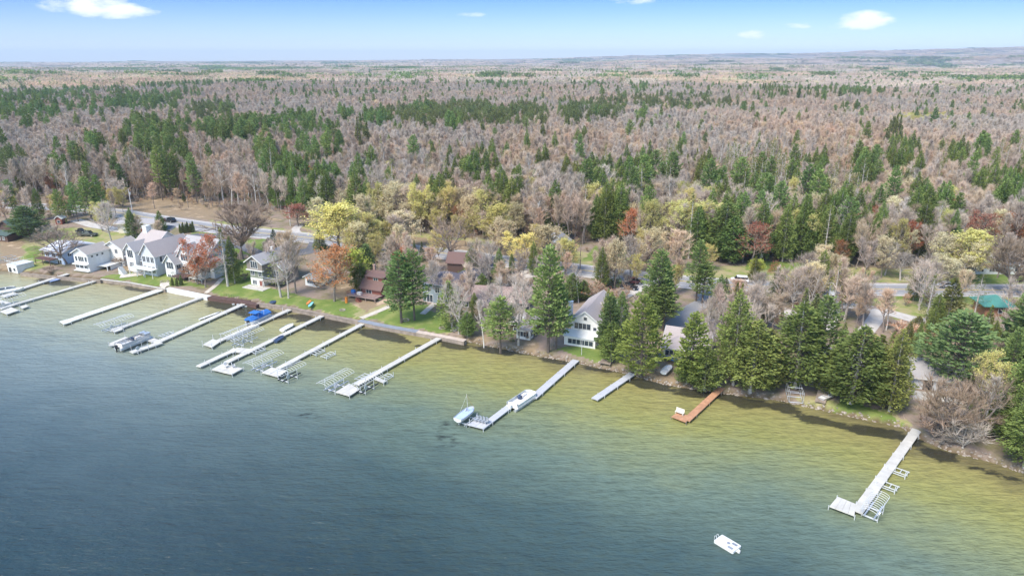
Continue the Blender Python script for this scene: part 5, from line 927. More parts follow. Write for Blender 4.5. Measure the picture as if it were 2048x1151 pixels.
def skiff(label, px, py, rot, L=4.6, W=1.6, D=.55, z=0.0, hull='white', inner='paleblue', name='row_boat', top=True, cat='boat', mast=0, boom=False, seats=True):
    x, y = G(px, py, z+.3); root = empty(name, (x, y, z), rot, label, cat); mb, rings = hull_mesh(L, W, D); mb.build('hull', M[hull], root)
    mb = MB(); P = [(r_[0][0], r_[0][1]*.86) for r_ in rings]+[(r_[5][0], r_[5][1]*.86) for r_ in rings[::-1]]; slab(mb, [(p[0]*.94, p[1]) for p in P], D*.8, D*.92) if top else None
    if top: mb.build('cockpit_cover' if not seats else 'cockpit', M[inner], root)
    if seats:
        for X0 in (-L*.25, L*.05): mb = MB(); mb.box(X0, X0+.25, -W*.4, W*.4, D*.93, D*1.0); mb.build('bench_seat', M[hull], root)
    if mast:
        mb = MB(); mb.tube((L*.15, 0, D*.7), (L*.15-.25, .0, D+mast), .05, .03, 6); mb.build('mast', M['birch'], root)
        for a, b in (((L*.48, 0, D), (L*.15-.22, 0, D+mast*.92)), ((-L*.1, W*.45, D), (L*.15-.22, 0, D+mast*.92)), ((-L*.1, -W*.45, D), (L*.15-.22, 0, D+mast*.92))): mb = MB(); mb.tube(a, b, .018, n=3); mb.build('stay', M['orange'] if a[0] > 0 else M['alu'], root)
    return root
skiff('white sailing dinghy with a pale blue cover and wooden mast, raised on a lift', 931, 829, dirpx((918, 843), (946, 822)), 5.0, 1.9, .75, .75, 'white', 'paleblue', 'sailing_dinghy', mast=3.4, seats=False)
lift('low lift carrying the white sailing dinghy', 934, 838, 4.6, 2.3, rot=dirpx((918, 843), (946, 822)), kind='low', group='low lifts without hoops')
skiff('small white motor boat moored between two docks', 575, 655, dirpx((566, 660), (588, 648)), 4.2, 1.7, .6, 0, 'white', 'cream', 'motor_boat')
r_ = skiff('small dark covered boat tied beside the dock with the square platform', 559, 678, dirpx((552, 683), (566, 674)), 3.2, 1.3, .6, .1, 'navy', 'navy', 'motor_boat', seats=False)
skiff('long pale canoe lying beside the dock from the brown shore deck', 420, 630, dirpx((404, 636), (437, 624)), 6.2, .8, .3, 0, 'deckcream', 'cream', 'canoe')
skiff('white rowing boat drawn up on the rocky shore', 1334, 738, dirpx((1328, 744), (1342, 730)), 4.2, 1.6, .5, 1.2, 'white', 'cream', 'row_boat')
skiff('dark blue canoe beside the wall of the mauve roofed house', 1337, 715, dirpx((1325, 712), (1350, 720), 1.5), 5.0, 1.0, .4, 1.6, 'blue', 'navy', 'canoe')
skiff('orange kayak on the lawn', 617, 604, DKD+.5, 3.2, .75, .3, 1.6, 'orange', 'orange', 'kayak', seats=False); skiff('turquoise kayak on the lawn beside the orange one', 621, 608, DKD+.55, 3.6, .8, .3, 1.4, 'cyan', 'cyan', 'kayak', seats=False)
skiff('white speed boat moored at the end of the far left dock', 22, 583, dirpx((4, 586), (38, 580)), 6.0, 2.2, .8, .1, 'white', 'cream', 'speed_boat'); skiff('white open boat behind the speed boat at the far left dock', 8, 579, dirpx((-10, 582), (24, 577)), 5.4, 2.0, .7, .1, 'white', 'black', 'speed_boat')
skiff('upturned dark rowing boat beside the wooden ramp', 1655, 792, dirpx((1640, 798), (1670, 786)), 4.0, 1.4, .5, 1.0, 'metal', 'cream', 'row_boat'); skiff('small blue boat beside the landward end of the far left dock', 112, 559, dirpx((100, 562), (124, 556)), 3.6, 1.4, .4, 0, 'paleblue', 'paleblue', 'row_boat')
# swim raft
x, y = G(1455, 1085, .45); ra = dirpx((1433, 1080), (1463, 1098)); root = empty('swim_raft', (x, y, 0), ra, 'white swimming raft with grey mats floating alone in the foreground', 'swim raft')
mb = MB(); slab(mb, [(-1.45, -.85), (-1.35, -.95), (1.35, -.95), (1.45, -.85), (1.45, .85), (1.35, .95), (-1.35, .95), (-1.45, .85)], .1, .45); mb.build('raft_deck', M['white'], root)
for X0, Y0 in ((.75, .5), (.75, -.5)): mb = MB(); mb.box(X0-.36, X0+.36, Y0-.2, Y0+.2, .452, .475); mb.build('mat', M['capgrey'], root)
mb = MB(); mb.tube((.1, .1, .452), (.1, .1, .5), .22, n=16); mb.build('hatch', M['capgrey'], root)
mb = MB(); mb.box(1.45, 1.6, -.3, .3, .18, .3); mb.tube((1.72, -.05, .1), (1.72, -.05, .4), .2, n=14); mb.build('step', M['white'], root)
for Y0 in (.25, -.25): mb = MB(); mb.path([(-1.4, Y0, .3), (-1.62, Y0, .75), (-1.8, Y0, .6), (-1.8, Y0, -.2)], .03, 6); mb.build('ladder_rail', M['alu'], root)

# ------------------------------------------------------------ shore works
def wall_run(name, pts, wd, z0, z1, mat, label, cat, cap=None, inland=0.0, group=None, zs=None):
    P = np.array([G(*p, z1) for p in pts]); o = P[0]; root = empty(name, (o[0], o[1], 0), 0, label, cat, group); Q = [P[0]]
    for a, b in zip(P[:-1], P[1:]):
        n = max(1, int(np.linalg.norm(b-a)/3))
        for i in range(1, n+1): Q.append(a+(b-a)*i/n)
    mb = MB(); mc = MB()
    for a, b in zip(Q[:-1], Q[1:]):
        d = unit(b-a); nn = np.array([-d[1], d[0]]); a2 = a-o; b2 = b-o-d*.02; j = TR.uniform(-.015, .015)
        slab(mb, [a2, b2, b2+nn*wd*.9, a2+nn*wd*.9], z0, z1-.10+j); slab(mc, [a2-nn*.06, b2-nn*.06, b2+nn*wd, a2+nn*wd], z1-.096+j, z1+j)
    mb.build('wall', M[mat], root); mc.build('cap', M[cap or mat], root); return root
wall_run('sea_wall', [(40, 545), (100, 552), (200, 560)], .5, -1, 1.0, 'timber', 'dark weathered retaining wall left of the white cottage', 'wall')
wall_run('sea_wall', [(200, 558), (260, 565), (330, 578)], .5, -1, 1.0, 'timber', 'weathered timber sea wall below the lawn with the lift frame', 'wall', 'concrete')
wall_run('boardwalk', [(330, 577), (414, 594)], 1.5, -1, .95, 'white', 'white boardwalk along the water in front of the twin gabled house', 'boardwalk', 'white')
wall_run('shore_deck', [(414, 594), (470, 602), (512, 610)], 1.7, -1, .9, 'deckdark', 'dark brown shore deck below the sage green house', 'deck', 'deckdark')
wall_run('sea_wall', [(512, 606), (560, 612), (640, 627), (715, 642)], .8, -1, 1.0, 'timber', 'brown timber sea wall along the middle lawn', 'wall', 'timber')
wall_run('sea_wall', [(715, 642), (768, 653), (832, 664)], 1.5, -1, 1.0, 'timber', 'blue grey capped sea wall in front of the two big pines', 'wall', 'capgrey')
wall_run('sea_wall', [(832, 664), (883, 673), (928, 682)], 1.3, -1, 1.0, 'timber', 'pale pinkish capped end of the sea wall', 'wall', 'cappink')
for lab_, pts_ in (('low timber edging between lawn and path by the brown deck house', [(722, 640), (752, 628), (785, 612)]), ('timber edging on the slope left of the rocky shore', [(1360, 706), (1330, 700), (1300, 690)])): pass
x, y, z = GT(472, 600); root = empty('viewing_deck', (x, y, z), DKD+math.pi/2, 'raised brown deck platform with black railing and chairs on the shore deck', 'deck')
mb = MB(); mb.box(-4.5, 4.5, -.2, 2.6, .05, .35); mb.build('deck_boards', M['deckdark'], root); mb = MB()
for i in range(10): mb.tube((-4.4+i*.98, -.15, .35), (-4.4+i*.98, -.15, 1.3), .035, n=4)
mb.tube((-4.4, -.15, 1.3), (4.4, -.15, 1.3), .035, n=4); mb.build('railing', M['black'], root)
def chair(label, x, y, z, rot, mat='white', group=None):
    root = empty('garden_chair', (x, y, z), rot, label, 'chair', group); mb = MB(); mb.box(-.3, .3, -.3, .3, .32, .40); mb.build('seat', M[mat], root); mb = MB(); mb.box(-.32, .32, .26, .36, .34, 1.05); mb.build('backrest', M[mat], root)
    for sx_ in (-1, 1): mb = MB(); mb.box(sx_*.34-.05, sx_*.34+.05, -.35, .3, .56, .61); mb.build('armrest', M[mat], root); mb = MB(); mb.box(sx_*.3-.04, sx_*.3+.04, -.3, -.22, 0, .56); mb.build('leg', M[mat], root); mb = MB(); mb.box(sx_*.3-.04, sx_*.3+.04, .2, .28, 0, .34); mb.build('leg', M[mat], root)
for i, (px_, py_, mt) in enumerate(((465, 597, 'white'), (474, 598, 'white'), (490, 601, 'white'))): x, y = G(px_, py_, 1.8); chair('white garden chair on the brown viewing deck', x, y, hz(x, y)+.36, .4, mt, 'chairs on the brown viewing deck')
for i in range(4): x, y = G(952+i*6.5, 838+i*1.5, 1.0); chair('grey chair in the row on the L shaped dock end', x, y, DZ+.03, DKD+1.2, 'metal', 'chairs on the pale grey dock')
for i, (px_, py_) in enumerate(((452, 731), (467, 731))): x, y = G(px_, py_, 1.0); chair('pale lounge chair on the wide square platform', x, y, DZ+.03, 1+i, 'cream', 'chairs on the wide square platform')
x, y = G(1359, 824, 1.0); root = empty('bench', (x, y, DZ+.02), dirpx((1356, 823), (1384, 833))+math.pi, 'pale wooden bench on the orange brown dock', 'bench'); mb = MB(); mb.box(-.8, .8, -.25, .25, .38, .46); mb.build('seat', M['s_tan'], root); mb = MB(); mb.box(-.8, .8, -.36, -.27, .4, 1.05); mb.build('backrest', M['s_tan'], root)
for sx_ in (-.7, .7): mb = MB(); mb.box(sx_-.05, sx_+.05, -.22, .22, 0, .38); mb.build('leg', M['s_tan'], root)
# rock revetment along the natural shore: uncountable rubble
rr_ = np.random.RandomState(3); mb = MB(); seg = SH[(SH[:, 0] > -12) & (SH[:, 0] < 110)]
def rockm(mb, x, y, z, r, rng):
    ph = np.array([(0, 0, 1), (.9, 0, .35), (.28, .86, .4), (-.73, .53, .35), (-.73, -.53, .4), (.28, -.86, .3), (.8, .5, -.5), (-.3, .9, -.5), (-.9, 0, -.5), (-.3, -.9, -.5), (.8, -.5, -.5)], float)
    v = ph*(1+rng.uniform(-.28, .28, (11, 1)))*r*np.array([rng.uniform(.8, 1.4), rng.uniform(.8, 1.3), rng.uniform(.6, .9)]); a = rng.uniform(0, 6.28); v = np.column_stack([v[:, 0]*math.cos(a)-v[:, 1]*math.sin(a), v[:, 0]*math.sin(a)+v[:, 1]*math.cos(a), v[:, 2]])+np.array([x, y, z])
    f = [(0, i, i % 5+1) for i in range(1, 6)]+[(1, 6, 2), (2, 6, 7), (2, 7, 3), (3, 7, 8), (3, 8, 4), (4, 8, 9), (4, 9, 5), (5, 9, 10), (5, 10, 1), (1, 10, 6), (6, 10, 9), (6, 9, 8), (6, 8, 7)]; f = [(a, b, c) if b != c else (a, b, c) for a, b, c in f]
    mb.add(v, f)
for a, b in zip(seg[:-1], seg[1:]):
    L = np.linalg.norm(b-a); d = (b-a)/L; nn = np.array([-d[1], d[0]])
    for i in range(int(L*9)):
        q = a+d*rr_.uniform(0, L)+nn*abs(rr_.normal(0, .45))*1.0-nn*.25; rockm(mb, q[0], q[1], float(hz(*q)), rr_.uniform(.07, .24)*(1.7 if rr_.uniform() < .12 else 1), rr_)
o = mb.build('shore_rocks', M['rock']); tag(o, 'rubble of pale stones along the natural shoreline', 'rocks', kind='stuff')

# ------------------------------------------------------------ houses
SHA = -R(24.5)
class House:
    def __init__(s, name, px, py, label, cat='house', rot=SHA, dz=0.0, group=None, anchor='FL', W=0):
        x, y, z = GT(px, py)
        if anchor == 'FR': x -= W*math.cos(rot); y -= W*math.sin(rot); z = hz(x, y)
        s.r = empty(name, (x, y, z+dz), rot, label, cat, group)
    def part(s, name, mb, mat, parent=None, label=None): o = mb.build(name, M[mat] if isinstance(mat, str) else mat, parent or s.r); tag(o, label); return o
    def block(s, x0, x1, y0, y1, z0, zw, wall, gable='y', rise=2.5, roof='r_grey', over=.45, trim='white', t=.16, wlabel=None):
        mb = MB(); zr = zw+rise; s.b = (x0, x1, y0, y1)
        if gable == 'y': mb.prism([(x0, z0), (x1, z0), (x1, zw), ((x0+x1)/2, zr), (x0, zw)], 'y', y0, y1)
        elif gable == 'x': mb.prism([(y0, z0), (y1, z0), (y1, zw), ((y0+y1)/2, zr), (y0, zw)], 'x', x0, x1)
        else: mb.box(x0, x1, y0, y1, z0, zw)
        w_ = s.part('wall', mb, wall, label=wlabel); s.w = w_
        if gable in ('x', 'y'):
            a, b = (x0, x1) if gable == 'y' else (y0, y1); c, d = (y0, y1) if gable == 'y' else (x0, x1); mid = (a+b)/2; sl_ = rise/(mid-a); e = zw-over*sl_+.03
            mb = MB(); mb.prism([(a-over, e), (mid, zr+.03), (b+over, e), (b+over, e+t), (mid, zr+.03+t*1.15), (a-over, e+t)], gable, c-over, d+over); s.roof = s.part('roof', mb, roof)
            mb = MB()
            for q0, q1 in ((c-over-.06, c-over-.004), (d+over+.004, d+over+.06)): mb.prism([(a-over-.03, e-.08), (mid, zr-.05), (b+over+.03, e-.08), (b+over+.03, e+t+.03), (mid, zr+.07+t*1.15), (a-over-.03, e+t+.03)], gable, q0, q1)
            mb2 = mb
            for q in (a-over-.05, b+over+.004): 
                if gable == 'y': mb2.box(q, q+.046, c-over, d+over, e-.06, e+t-.02)
                else: mb2.box(c-over, d+over, q, q+.046, e-.06, e+t-.02)
            s.part('roof_trim', mb, trim, s.roof)
        elif gable == 'hip':
            mb = MB(); X0, X1, Y0, Y1 = x0-over, x1+over, y0-over, y1+over; r = min(X1-X0, Y1-Y0)/2
            rd = [(X0+r, (Y0+Y1)/2), (X1-r, (Y0+Y1)/2)] if X1-X0 >= Y1-Y0 else [((X0+X1)/2, Y0+r), ((X0+X1)/2, Y1-r)]
            v = [(X0, Y0, zw+.02), (X1, Y0, zw+.02), (X1, Y1, zw+.02), (X0, Y1, zw+.02), (X0, Y0, zw+t), (X1, Y0, zw+t), (X1, Y1, zw+t), (X0, Y1, zw+t), (*rd[0], zr), (*rd[1], zr)]
            tp = [(4, 5, 9, 8), (5, 6, 9), (6, 7, 8, 9), (7, 4, 8)] if X1-X0 >= Y1-Y0 else [(4, 5, 8), (5, 6, 9, 8), (6, 7, 9), (7, 4, 8, 9)]
            mb.add(v, [(3, 2, 1, 0), (0, 1, 5, 4), (1, 2, 6, 5), (2, 3, 7, 6), (3, 0, 4, 7)]+tp); s.roof = s.part('roof', mb, roof)
            mb = MB(); mb.box(X0-.05, X0-.004, Y0, Y1, zw, zw+t-.02); mb.box(X1+.004, X1+.05, Y0, Y1, zw, zw+t-.02); mb.box(X0, X1, Y0-.05, Y0-.004, zw, zw+t-.02); s.part('roof_trim', mb, trim, s.roof)
        elif gable == 'flat': mb = MB(); mb.box(x0-over, x1+over, y0-over, y1+over, zw+.003, zw+.25); s.roof = s.part('roof', mb, roof)
        elif gable in ('shedF', 'shedR'):
            mb = MB()
            if gable == 'shedF': mb.prism([(y0-over, zw+.01), (y1, zw+rise), (y1, zw+rise+t), (y0-over, zw+t)], 'x', x0-over, x1+over)
            else: mb.prism([(x0, zw+rise), (x1+over, zw+.01), (x1+over, zw+t), (x0, zw+rise+t)], 'y', y0-over, y1+over)
            s.roof = s.part('roof', mb, roof)
        return s
    def win(s, side, u, z, w, h, n=1, frame='white', b=None, name='window', pane='glass', m=0):
        x0, x1, y0, y1 = b or s.b; o, d, nn = {'F': ((x0, y0), (1, 0), (0, -1)), 'R': ((x1, y0), (0, 1), (1, 0)), 'L': ((x0, y1), (0, -1), (-1, 0)), 'B': ((x1, y1), (-1, 0), (0, 1))}[side]
        mat = Matrix(((d[0], nn[0], 0, o[0]), (d[1], nn[1], 0, o[1]), (0, 0, 1, 0), (0, 0, 0, 1))); f = .11; mb = MB(); u0, u1, z1 = u-w/2, u+w/2, z+h
        for a in ((u0-f, u1+f, z-f, z), (u0-f, u1+f, z1, z1+f), (u0-f, u0, z, z1), (u1, u1+f, z, z1)): mb.box(a[0], a[1], .004, .07, a[2], a[3], mat=mat)
        for i in range(1, n): c = u0+w*i/n; mb.box(c-.045, c+.045, .012, .06, z, z1, mat=mat)
        for i in range(1, m+1): c = z+h*i/(m+1); mb.box(u0, u1, .014, .055, c-.035, c+.035, mat=mat)
        fr = s.part(name, mb, frame, s.w); mb = MB(); mb.box(u0, u1, .006, .03, z, z1, mat=mat); s.part('pane', mb, pane, fr) if name != 'door' else s.part('door_leaf', mb, pane, fr); return s
    def box(s, name, a, mat, parent=None): mb = MB(); mb.box(*a); return s.part(name, mb, mat, parent)
    def chimney(s, x, y, w, z0, z1, mat='brick'): mb = MB(); mb.box(x-w/2, x+w/2, y-w/2, y+w/2, z0, z1); mb.box(x-w/2-.08, x+w/2+.08, y-w/2-.08, y+w/2+.08, z1+.003, z1+.2); s.part('chimney', mb, mat, s.roof)
    def deck(s, x0, x1, y0, y1, z, mat='white', rail='white', post=True, railh=1.0, open_=()):
        mb = MB(); mb.box(x0, x1, y0, y1, z-.2, z); d = s.part('deck', mb, mat); mb = MB()
        for (a, b) in (((x0, y0), (x1, y0)), ((x1, y0), (x1, y1)), ((x0, y0), (x0, y1))):
            a = np.array(a, float); b = np.array(b, float); L = np.linalg.norm(b-a); n = max(2, int(L/.45))
            for i in range(n+1): q = a+(b-a)*i/n; mb.tube((q[0], q[1], z), (q[0], q[1], z+railh), .03, n=4)
            mb.tube((*a, z+railh), (*b, z+railh), .045, n=4)
        s.part('railing', mb, rail, d)
        if post and z > .8:
            for X0 in np.linspace(x0+.1, x1-.1, max(2, int((x1-x0)/2.5)+1)): mb = MB(); mb.box(X0-.07, X0+.07, y0+.02, y0+.16, -1.5, z-.204); s.part('post', mb, mat, d)
        return s

# brown cabin, far left
h = House('cabin', 34, 478, 'dark brown cabin with a dark green roof at the left edge', W=9, anchor='FR', rot=-R(18)); h.block(0, 9, 0, 9, -1.5, 3.2, 's_brown', 'y', 2.8, 'r_dkgreen', trim='s_brown')
for u in (2.2, 4.6): h.win('F', u, 1.0, 1.0, 1.3, 2)
for u in (2, 4.5, 7): h.win('R', u, 1.1, .9, 1.1, 2)
h.block(2.5, 9.5, -3.5, -.01, -1.5, 2.0, 's_brown', 'shedF', .7, 'r_dkgreen'); [h.win('F', u, .5, .9, 1.0, 2) for u in (1.2, 3.2, 5.2)]
# light blue house with white metal roof
h = House('lake_house', 92, 522, 'light blue house with a white metal roof and a brown deck'); h.block(0, 9, 0, 11, -1.5, 3.8, 's_blue', 'x', 1.3, 'r_white', .8)
for u in (1.5, 4.5, 7.4): h.win('F', u, 1.8, 1.5, 1.4, 2)
for u in (2, 5, 8.5): h.win('R', u, 2.2, 1.1, 1.0, 2)
h.win('R', 9, .1, .9, 1.6); h.deck(-1, 6.2, -2.6, -.02, 1.6, 'r_brown', 's_red'); h.win('F', 6.8, -.6, 1.8, 1.8, 2)
# white cottage by the water
h = House('cottage', 153, 541, 'white two storey cottage with a taupe roof right at the water', rot=-R(20)); h.block(0, 5.6, 0, 7.5, -1.2, 5.6, 's_white', 'y', 1.5, 'r_taupe', .5); w1 = h.w
for u, ww, nn in ((1.0, .7, 1), (2.9, 2.0, 3), (4.8, .7, 1)): h.win('F', u, 3.2, ww, 1.4, nn)
for u in (.9, 2.6, 4.4): h.win('F', u, 1.1, 1.1, .9, 2)
for u in (1.5, 3.2, 5): h.win('R', u, 4.3, .6, .5)
h.box('balcony', (-.1, 5.8, -.9, -.01, 2.3, 2.55), 'white'); h.box('ledge', (-.1, 5.8, -.7, -.01, .3, .5), 'white')
h.block(3.2, 10.6, 7.6, 14, -1, 5.8, 's_offwhite', 'y', 1.9, 'r_taupe', .5); h.win('F', 5.0, 4.2, .9, 1.2, 2); h.win('R', 2.5, 1.2, 2.4, 1.5, 3); h.win('R', 3.5, 4.2, .8, .9)
h.box('side_porch', (5.7, 9.6, 2.5, 7.5, 1.4, 1.6), 'white'); h.box('porch_post', (9.3, 9.5, 2.6, 2.8, -1, 1.4), 'white'); h.box('porch_wall', (9.0, 9.4, 4, 7.5, -1, 1.4), 's_white')
# big white house
h = House('lake_house', 254, 540, 'large white house with a round porch, chimney and grey roof'); h.block(0, 8.5, 3, 14, -1, 6.6, 's_white', 'x', 4.0, 'r_mauve', .5, wlabel=None)
b0 = h.b; h.win('F', 6.5, 4.0, 2.4, 1.5, 3)
h.block(.8, 4.6, 0, 5, -1, 6.6, 's_white', 'y', 1.9, 'r_grey', .5); h.win('F', 1.9, 4.3, 2.2, 2.2, 3); h.win('F', 1.9, 1.2, 1.6, 1.6, 3)
h.block(8.0, 13.5, -.5, 12, -1, 6.2, 's_pale', 'y', 3.2, 'r_mauve', .5); h.win('R', 2, 3.9, .8, 1.6); h.win('R', 4, 1.0, 1.4, 1.6, 2); h.win('R', 7.5, 1.0, 1.0, 1.3); h.win('R', 9, 7, .6, .6)
for u in (1.0, 2.7, 4.4): h.win('F', u, 3.9, 1.1, 1.6, 2); h.win('F', u, .8, 1.2, 1.9, 2)
h.deck(4.6, 14.2, -2.6, -.52, 2.3); h.deck(4.7, 8.0, 1.2, 2.98, 3.2, post=False)
h.block(-2.2, -.01, 2, 6, -1, 3.4, 's_white', 'shedF', 1.0, 'r_grey'); h.win('F', 1.1, .5, 1.7, 2.0, 3); h.roof = h.roof; h.chimney(1.0, 8, 1.7, 6, 11.8, 'white')
for i in range(7): h.box('step', (1.0+i*.28, 1.28+i*.28, -3.4, -2.0, -1, 1.9-i*.3), 'white')
# twin gabled house
h = House('lake_house', 335, 552, 'white house with two glazed gables behind the orange maple'); h.block(0, 12, 4.5, 14, -1.6, 6.4, 's_pale', 'x', 3.6, 'r_grey', .5)
h.block(0, 4.0, -.2, 4.7, -1.6, 4.4, 's_white', 'y', 2.2, 'r_grey', .45); h.win('F', 2.0, 2.6, 2.6, 1.9, 3); h.win('F', 1.2, -.6, 1.1, 1.3, 2); h.win('F', 2.9, -.6, 1.1, 1.3, 2); h.win('R', 1.2, 2.4, 1.3, 1.6, 2)
h.block(3.2, 7.8, 2.0, 6, -1.6, 6.2, 's_white', 'y', 3.0, 'r_grey', .45); h.win('F', 2.4, 4.8, 2.6, 1.8, 3); h.win('F', 2.4, 1.2, 2.4, 1.9, 3)
h.block(8.4, 12.6, 1.0, 7, -1.6, 4.6, 's_white', 'y', 2.4, 'r_grey', .45); h.win('F', 2.1, 2.9, 1.8, 1.6, 2); h.win('R', 2, 2.5, .9, 1.2); h.win('F', 2.1, -.5, 1.4, 1.6, 2, pane='carblack')
h.deck(3.6, 8.6, -1.6, 1.9, 1.0, 'deckdark', 'black'); h.block(11, 15, 3.5, 9, -1.6, 3.8, 's_pale', 'y', 1.8, 'r_grey', .4); h.win('F', 2, 1.8, 1.0, 1.2, 2); h.win('F', 2, -.7, 1.0, 1.0, 2)
h.deck(9.5, 14.5, -.8, .9, 1.2, 'concrete', 'black')
# sage green house
h = House('lake_house', 503, 568, 'sage green house with white trim and a grey gabled roof'); h.block(0, 4.6, 0, 9.5, -1, 2.1, 's_white', 'none'); h.win('F', 1.4, .2, 1.4, 1.2, 3); h.win('F', 3.6, -.2, 1.0, 1.7, pane='s_red')
h.block(-.03, 4.63, -.03, 9.53, 2.1, 4.6, 's_green', 'none'); h.win('F', 1.1, 2.8, 1.1, 1.3, 2); h.win('F', 3.7, 2.7, 1.1, 1.3, 2); h.block(-.4, 5.1, -.5, 9.5, 4.6, 6.7, 's_taupe', 'y', 1.8, 'r_grey', .5); h.win('F', 2.7, 5.1, 2.3, 1.9, 3); h.block(-.6, 5.3, -.8, 0.0, 4.35, 4.58, 'white', 'none')
h.deck(4.7, 9.5, -.6, 3.0, 1.9, 's_taupe', 'metal'); h.block(4.66, 9, 3, 9, -1, 4.5, 's_taupe', 'y', 1.6, 'r_grey', .4); h.win('F', 2, 2.4, 1.6, 1.4, 2)
h.box('patio', (-.5, 7.0, -3.0, -.05, -.9, -.02), 'concrete'); h.chimney(2.2, 7.0, .7, 7.2, 9.2, 'white')
# small white cottage
h = House('cottage', 611, 570, 'small white cottage with a brown roof behind the large rust orange tree'); h.block(0, 4.6, 0, 6.5, -.8, 2.5, 's_white', 'y', 1.2, 'r_taupe', .4); h.win('F', 2.1, .8, 2.6, 1.2, 4); h.win('R', 2, .9, 1, 1.1, 2)
# brown roofed deck cottage
h = House('cottage', 724, 590, 'brown roofed cottage with a shed dormer and a raised timber deck'); h.block(0, 6.0, 0, 7, -.5, 2.5, 's_red', 'x', 3.3, 'r_brown', .5, trim='r_brown'); h.win('F', 2.3, .3, 1.6, 1.8, 2)
h.block(1.0, 6.0, 1.5, 4.5, 3.4, 5.0, 's_red', 'shedF', .8, 'r_brown'); h.win('F', 2.6, 4.0, 1.3, .8, 2); h.win('L', 1.5, .8, 1.0, 1.2, b=(0, 6, 0, 7)); h.chimney(1.2, 4.6, .6, 5.2, 7.2); h.deck(-2.4, 6.6, -3.4, -.05, .9, 'r_pinkbrown', 's_red', railh=.8)
h.box('porch_table', (.2, 1.4, -2.4, -1.6, .92, 1.6), 'cream'); h.box('grill', (-1.8, -.8, -2.2, -1.5, .92, 1.9), 'blue')
for i in range(6): h.box('step', (1.2+i*.35, 1.55+i*.35, -4.4, -3.45, -1.5, .7-i*.25), 's_red')
# dark hip roofed house
h = House('lake_house', 850, 602, 'blue grey house with a charcoal hipped roof'); h.block(-.5, 8.8, 0, 9, -1, 5.0, 's_steel', 'hip', 2.4, 'r_dark', .7, trim='s_steel'); [h.win('F', u, 2.8, 1.2, 1.4, 2) for u in (1.5, 4.3, 7.0)]; [h.win('F', u, .1, 1.7, 1.9, 2) for u in (2.0, 5.2)]
h = House('garage', 893, 590, 'low wing with a blue black roof and white gutters'); h.block(0, 6.5, 3, 12, -.5, 3.6, 's_steel', 'hip', 1.8, 'r_navy', .7); h.win('F', 3, 1.2, 1.2, 1.2, 2); h.block(1.5, 8, 13, 19, -.5, 5.2, 's_steel', 'hip', 2.0, 'r_navy', .6)
h = House('barn', 895, 545, 'barn with a red brown gabled roof beside the road', 'barn', rot=-R(12)); h.block(0, 9.5, 0, 5, -.5, 3.2, 's_brown', 'x', 2.2, 'r_brown', .4, trim='r_brown')
# long taupe roofed house
h = House('lake_house', 912, 622, 'long low house with a pinkish taupe roof under bare trees', rot=-R(8)); h.block(0, 17, 2, 10.5, -.6, 2.6, 's_taupe', 'x', 2.2, 'r_pinkbrown', .7, trim='r_taupe'); [h.win('F', u, .6, 1.5, 1.3, 2) for u in (2, 5, 8.5, 12)]
h.block(7, 12.5, -3.2, 1.9, -.6, 2.3, 's_taupe', 'y', 1.4, 'r_dark', .4, trim='r_dark'); h.win('F', 2.7, .6, 1.6, 1.2, 2)
# porch cottage
h = House('cottage', 1012, 672, 'brown roofed cottage with a glazed white porch corner'); h.block(0, 5.6, 2, 10, -.5, 2.4, 's_brown', 'hip', 1.8, 'r_taupe', .6, trim='white'); h.block(2.6, 5.9, 0, 1.99, -.5, 2.2, 's_white', 'shedF', .3, 'r_taupe', .2); h.win('F', 1.65, .7, 2.6, 1.1, 4); h.win('R', 1, .7, 1.2, 1.1, 2); h.win('F', 1.4, .7, .8, .9, b=(0, 5.6, 2, 10))
h.roof = h.roof; h.box('roof_vent', (2.6, 3.0, 3.4, 3.8, 3.4, 3.9), 'white', h.roof)
# white gabled house
h = House('lake_house', 1128, 688, 'white two storey house with a steep front gable, chimney and window bands', rot=-R(22)); h.block(.9, 7.2, 2.0, 17, -.5, 5.2, 's_white', 'y', 2.3, 'r_mauve', .4)
h.win('F', 2.6, 3.4, 3.6, 1.3, 4); h.win('F', 3.2, 5.5, .7, .7); h.win('F', 5.4, 3.4, .7, .7); h.win('R', 3, 3.2, 1, 1.2); h.chimney(.3, 3.4, .8, 3.8, 8.8, 'white')
h.block(0, 7.0, 0, 1.99, -.5, 2.0, 's_white', 'shedF', .9, 'white', .25); h.win('F', 3.7, .5, 5.6, 1.1, 6)
h.block(3.6, 10.5, 7.0, 14, -.5, 4.2, 's_white', 'x', 2.6, 'r_mauve', .4); h.block(7.3, 9.5, 4, 6.9, -.5, 2.2, 's_white', 'shedR', .8, 'r_grey', .3); h.block(7.2, 9.0, 9, 12, 3.9, 6.0, 's_white', 'y', .9, 'r_mauve', .25); h.win('F', .9, 4.6, .8, .9)
# mauve roofed house
h = House('cottage', 1322, 712, 'low house with a mauve red roof and a band of porch windows', rot=-R(24)); h.block(0, 9, 3, 9, -.5, 2.6, 's_tan', 'x', 2.0, 'r_mauve', .5); h.block(.3, 6, 0, 6, -.5, 2.2, 's_tan', 'hip', 1.7, 'r_mauve', .5); h.win('F', 2.6, .5, 4.2, 1.2, 5); h.block(5, 9, 8.8, 16, -.5, 2.8, 's_tan', 'y', 1.6, 'r_mauve', .5)
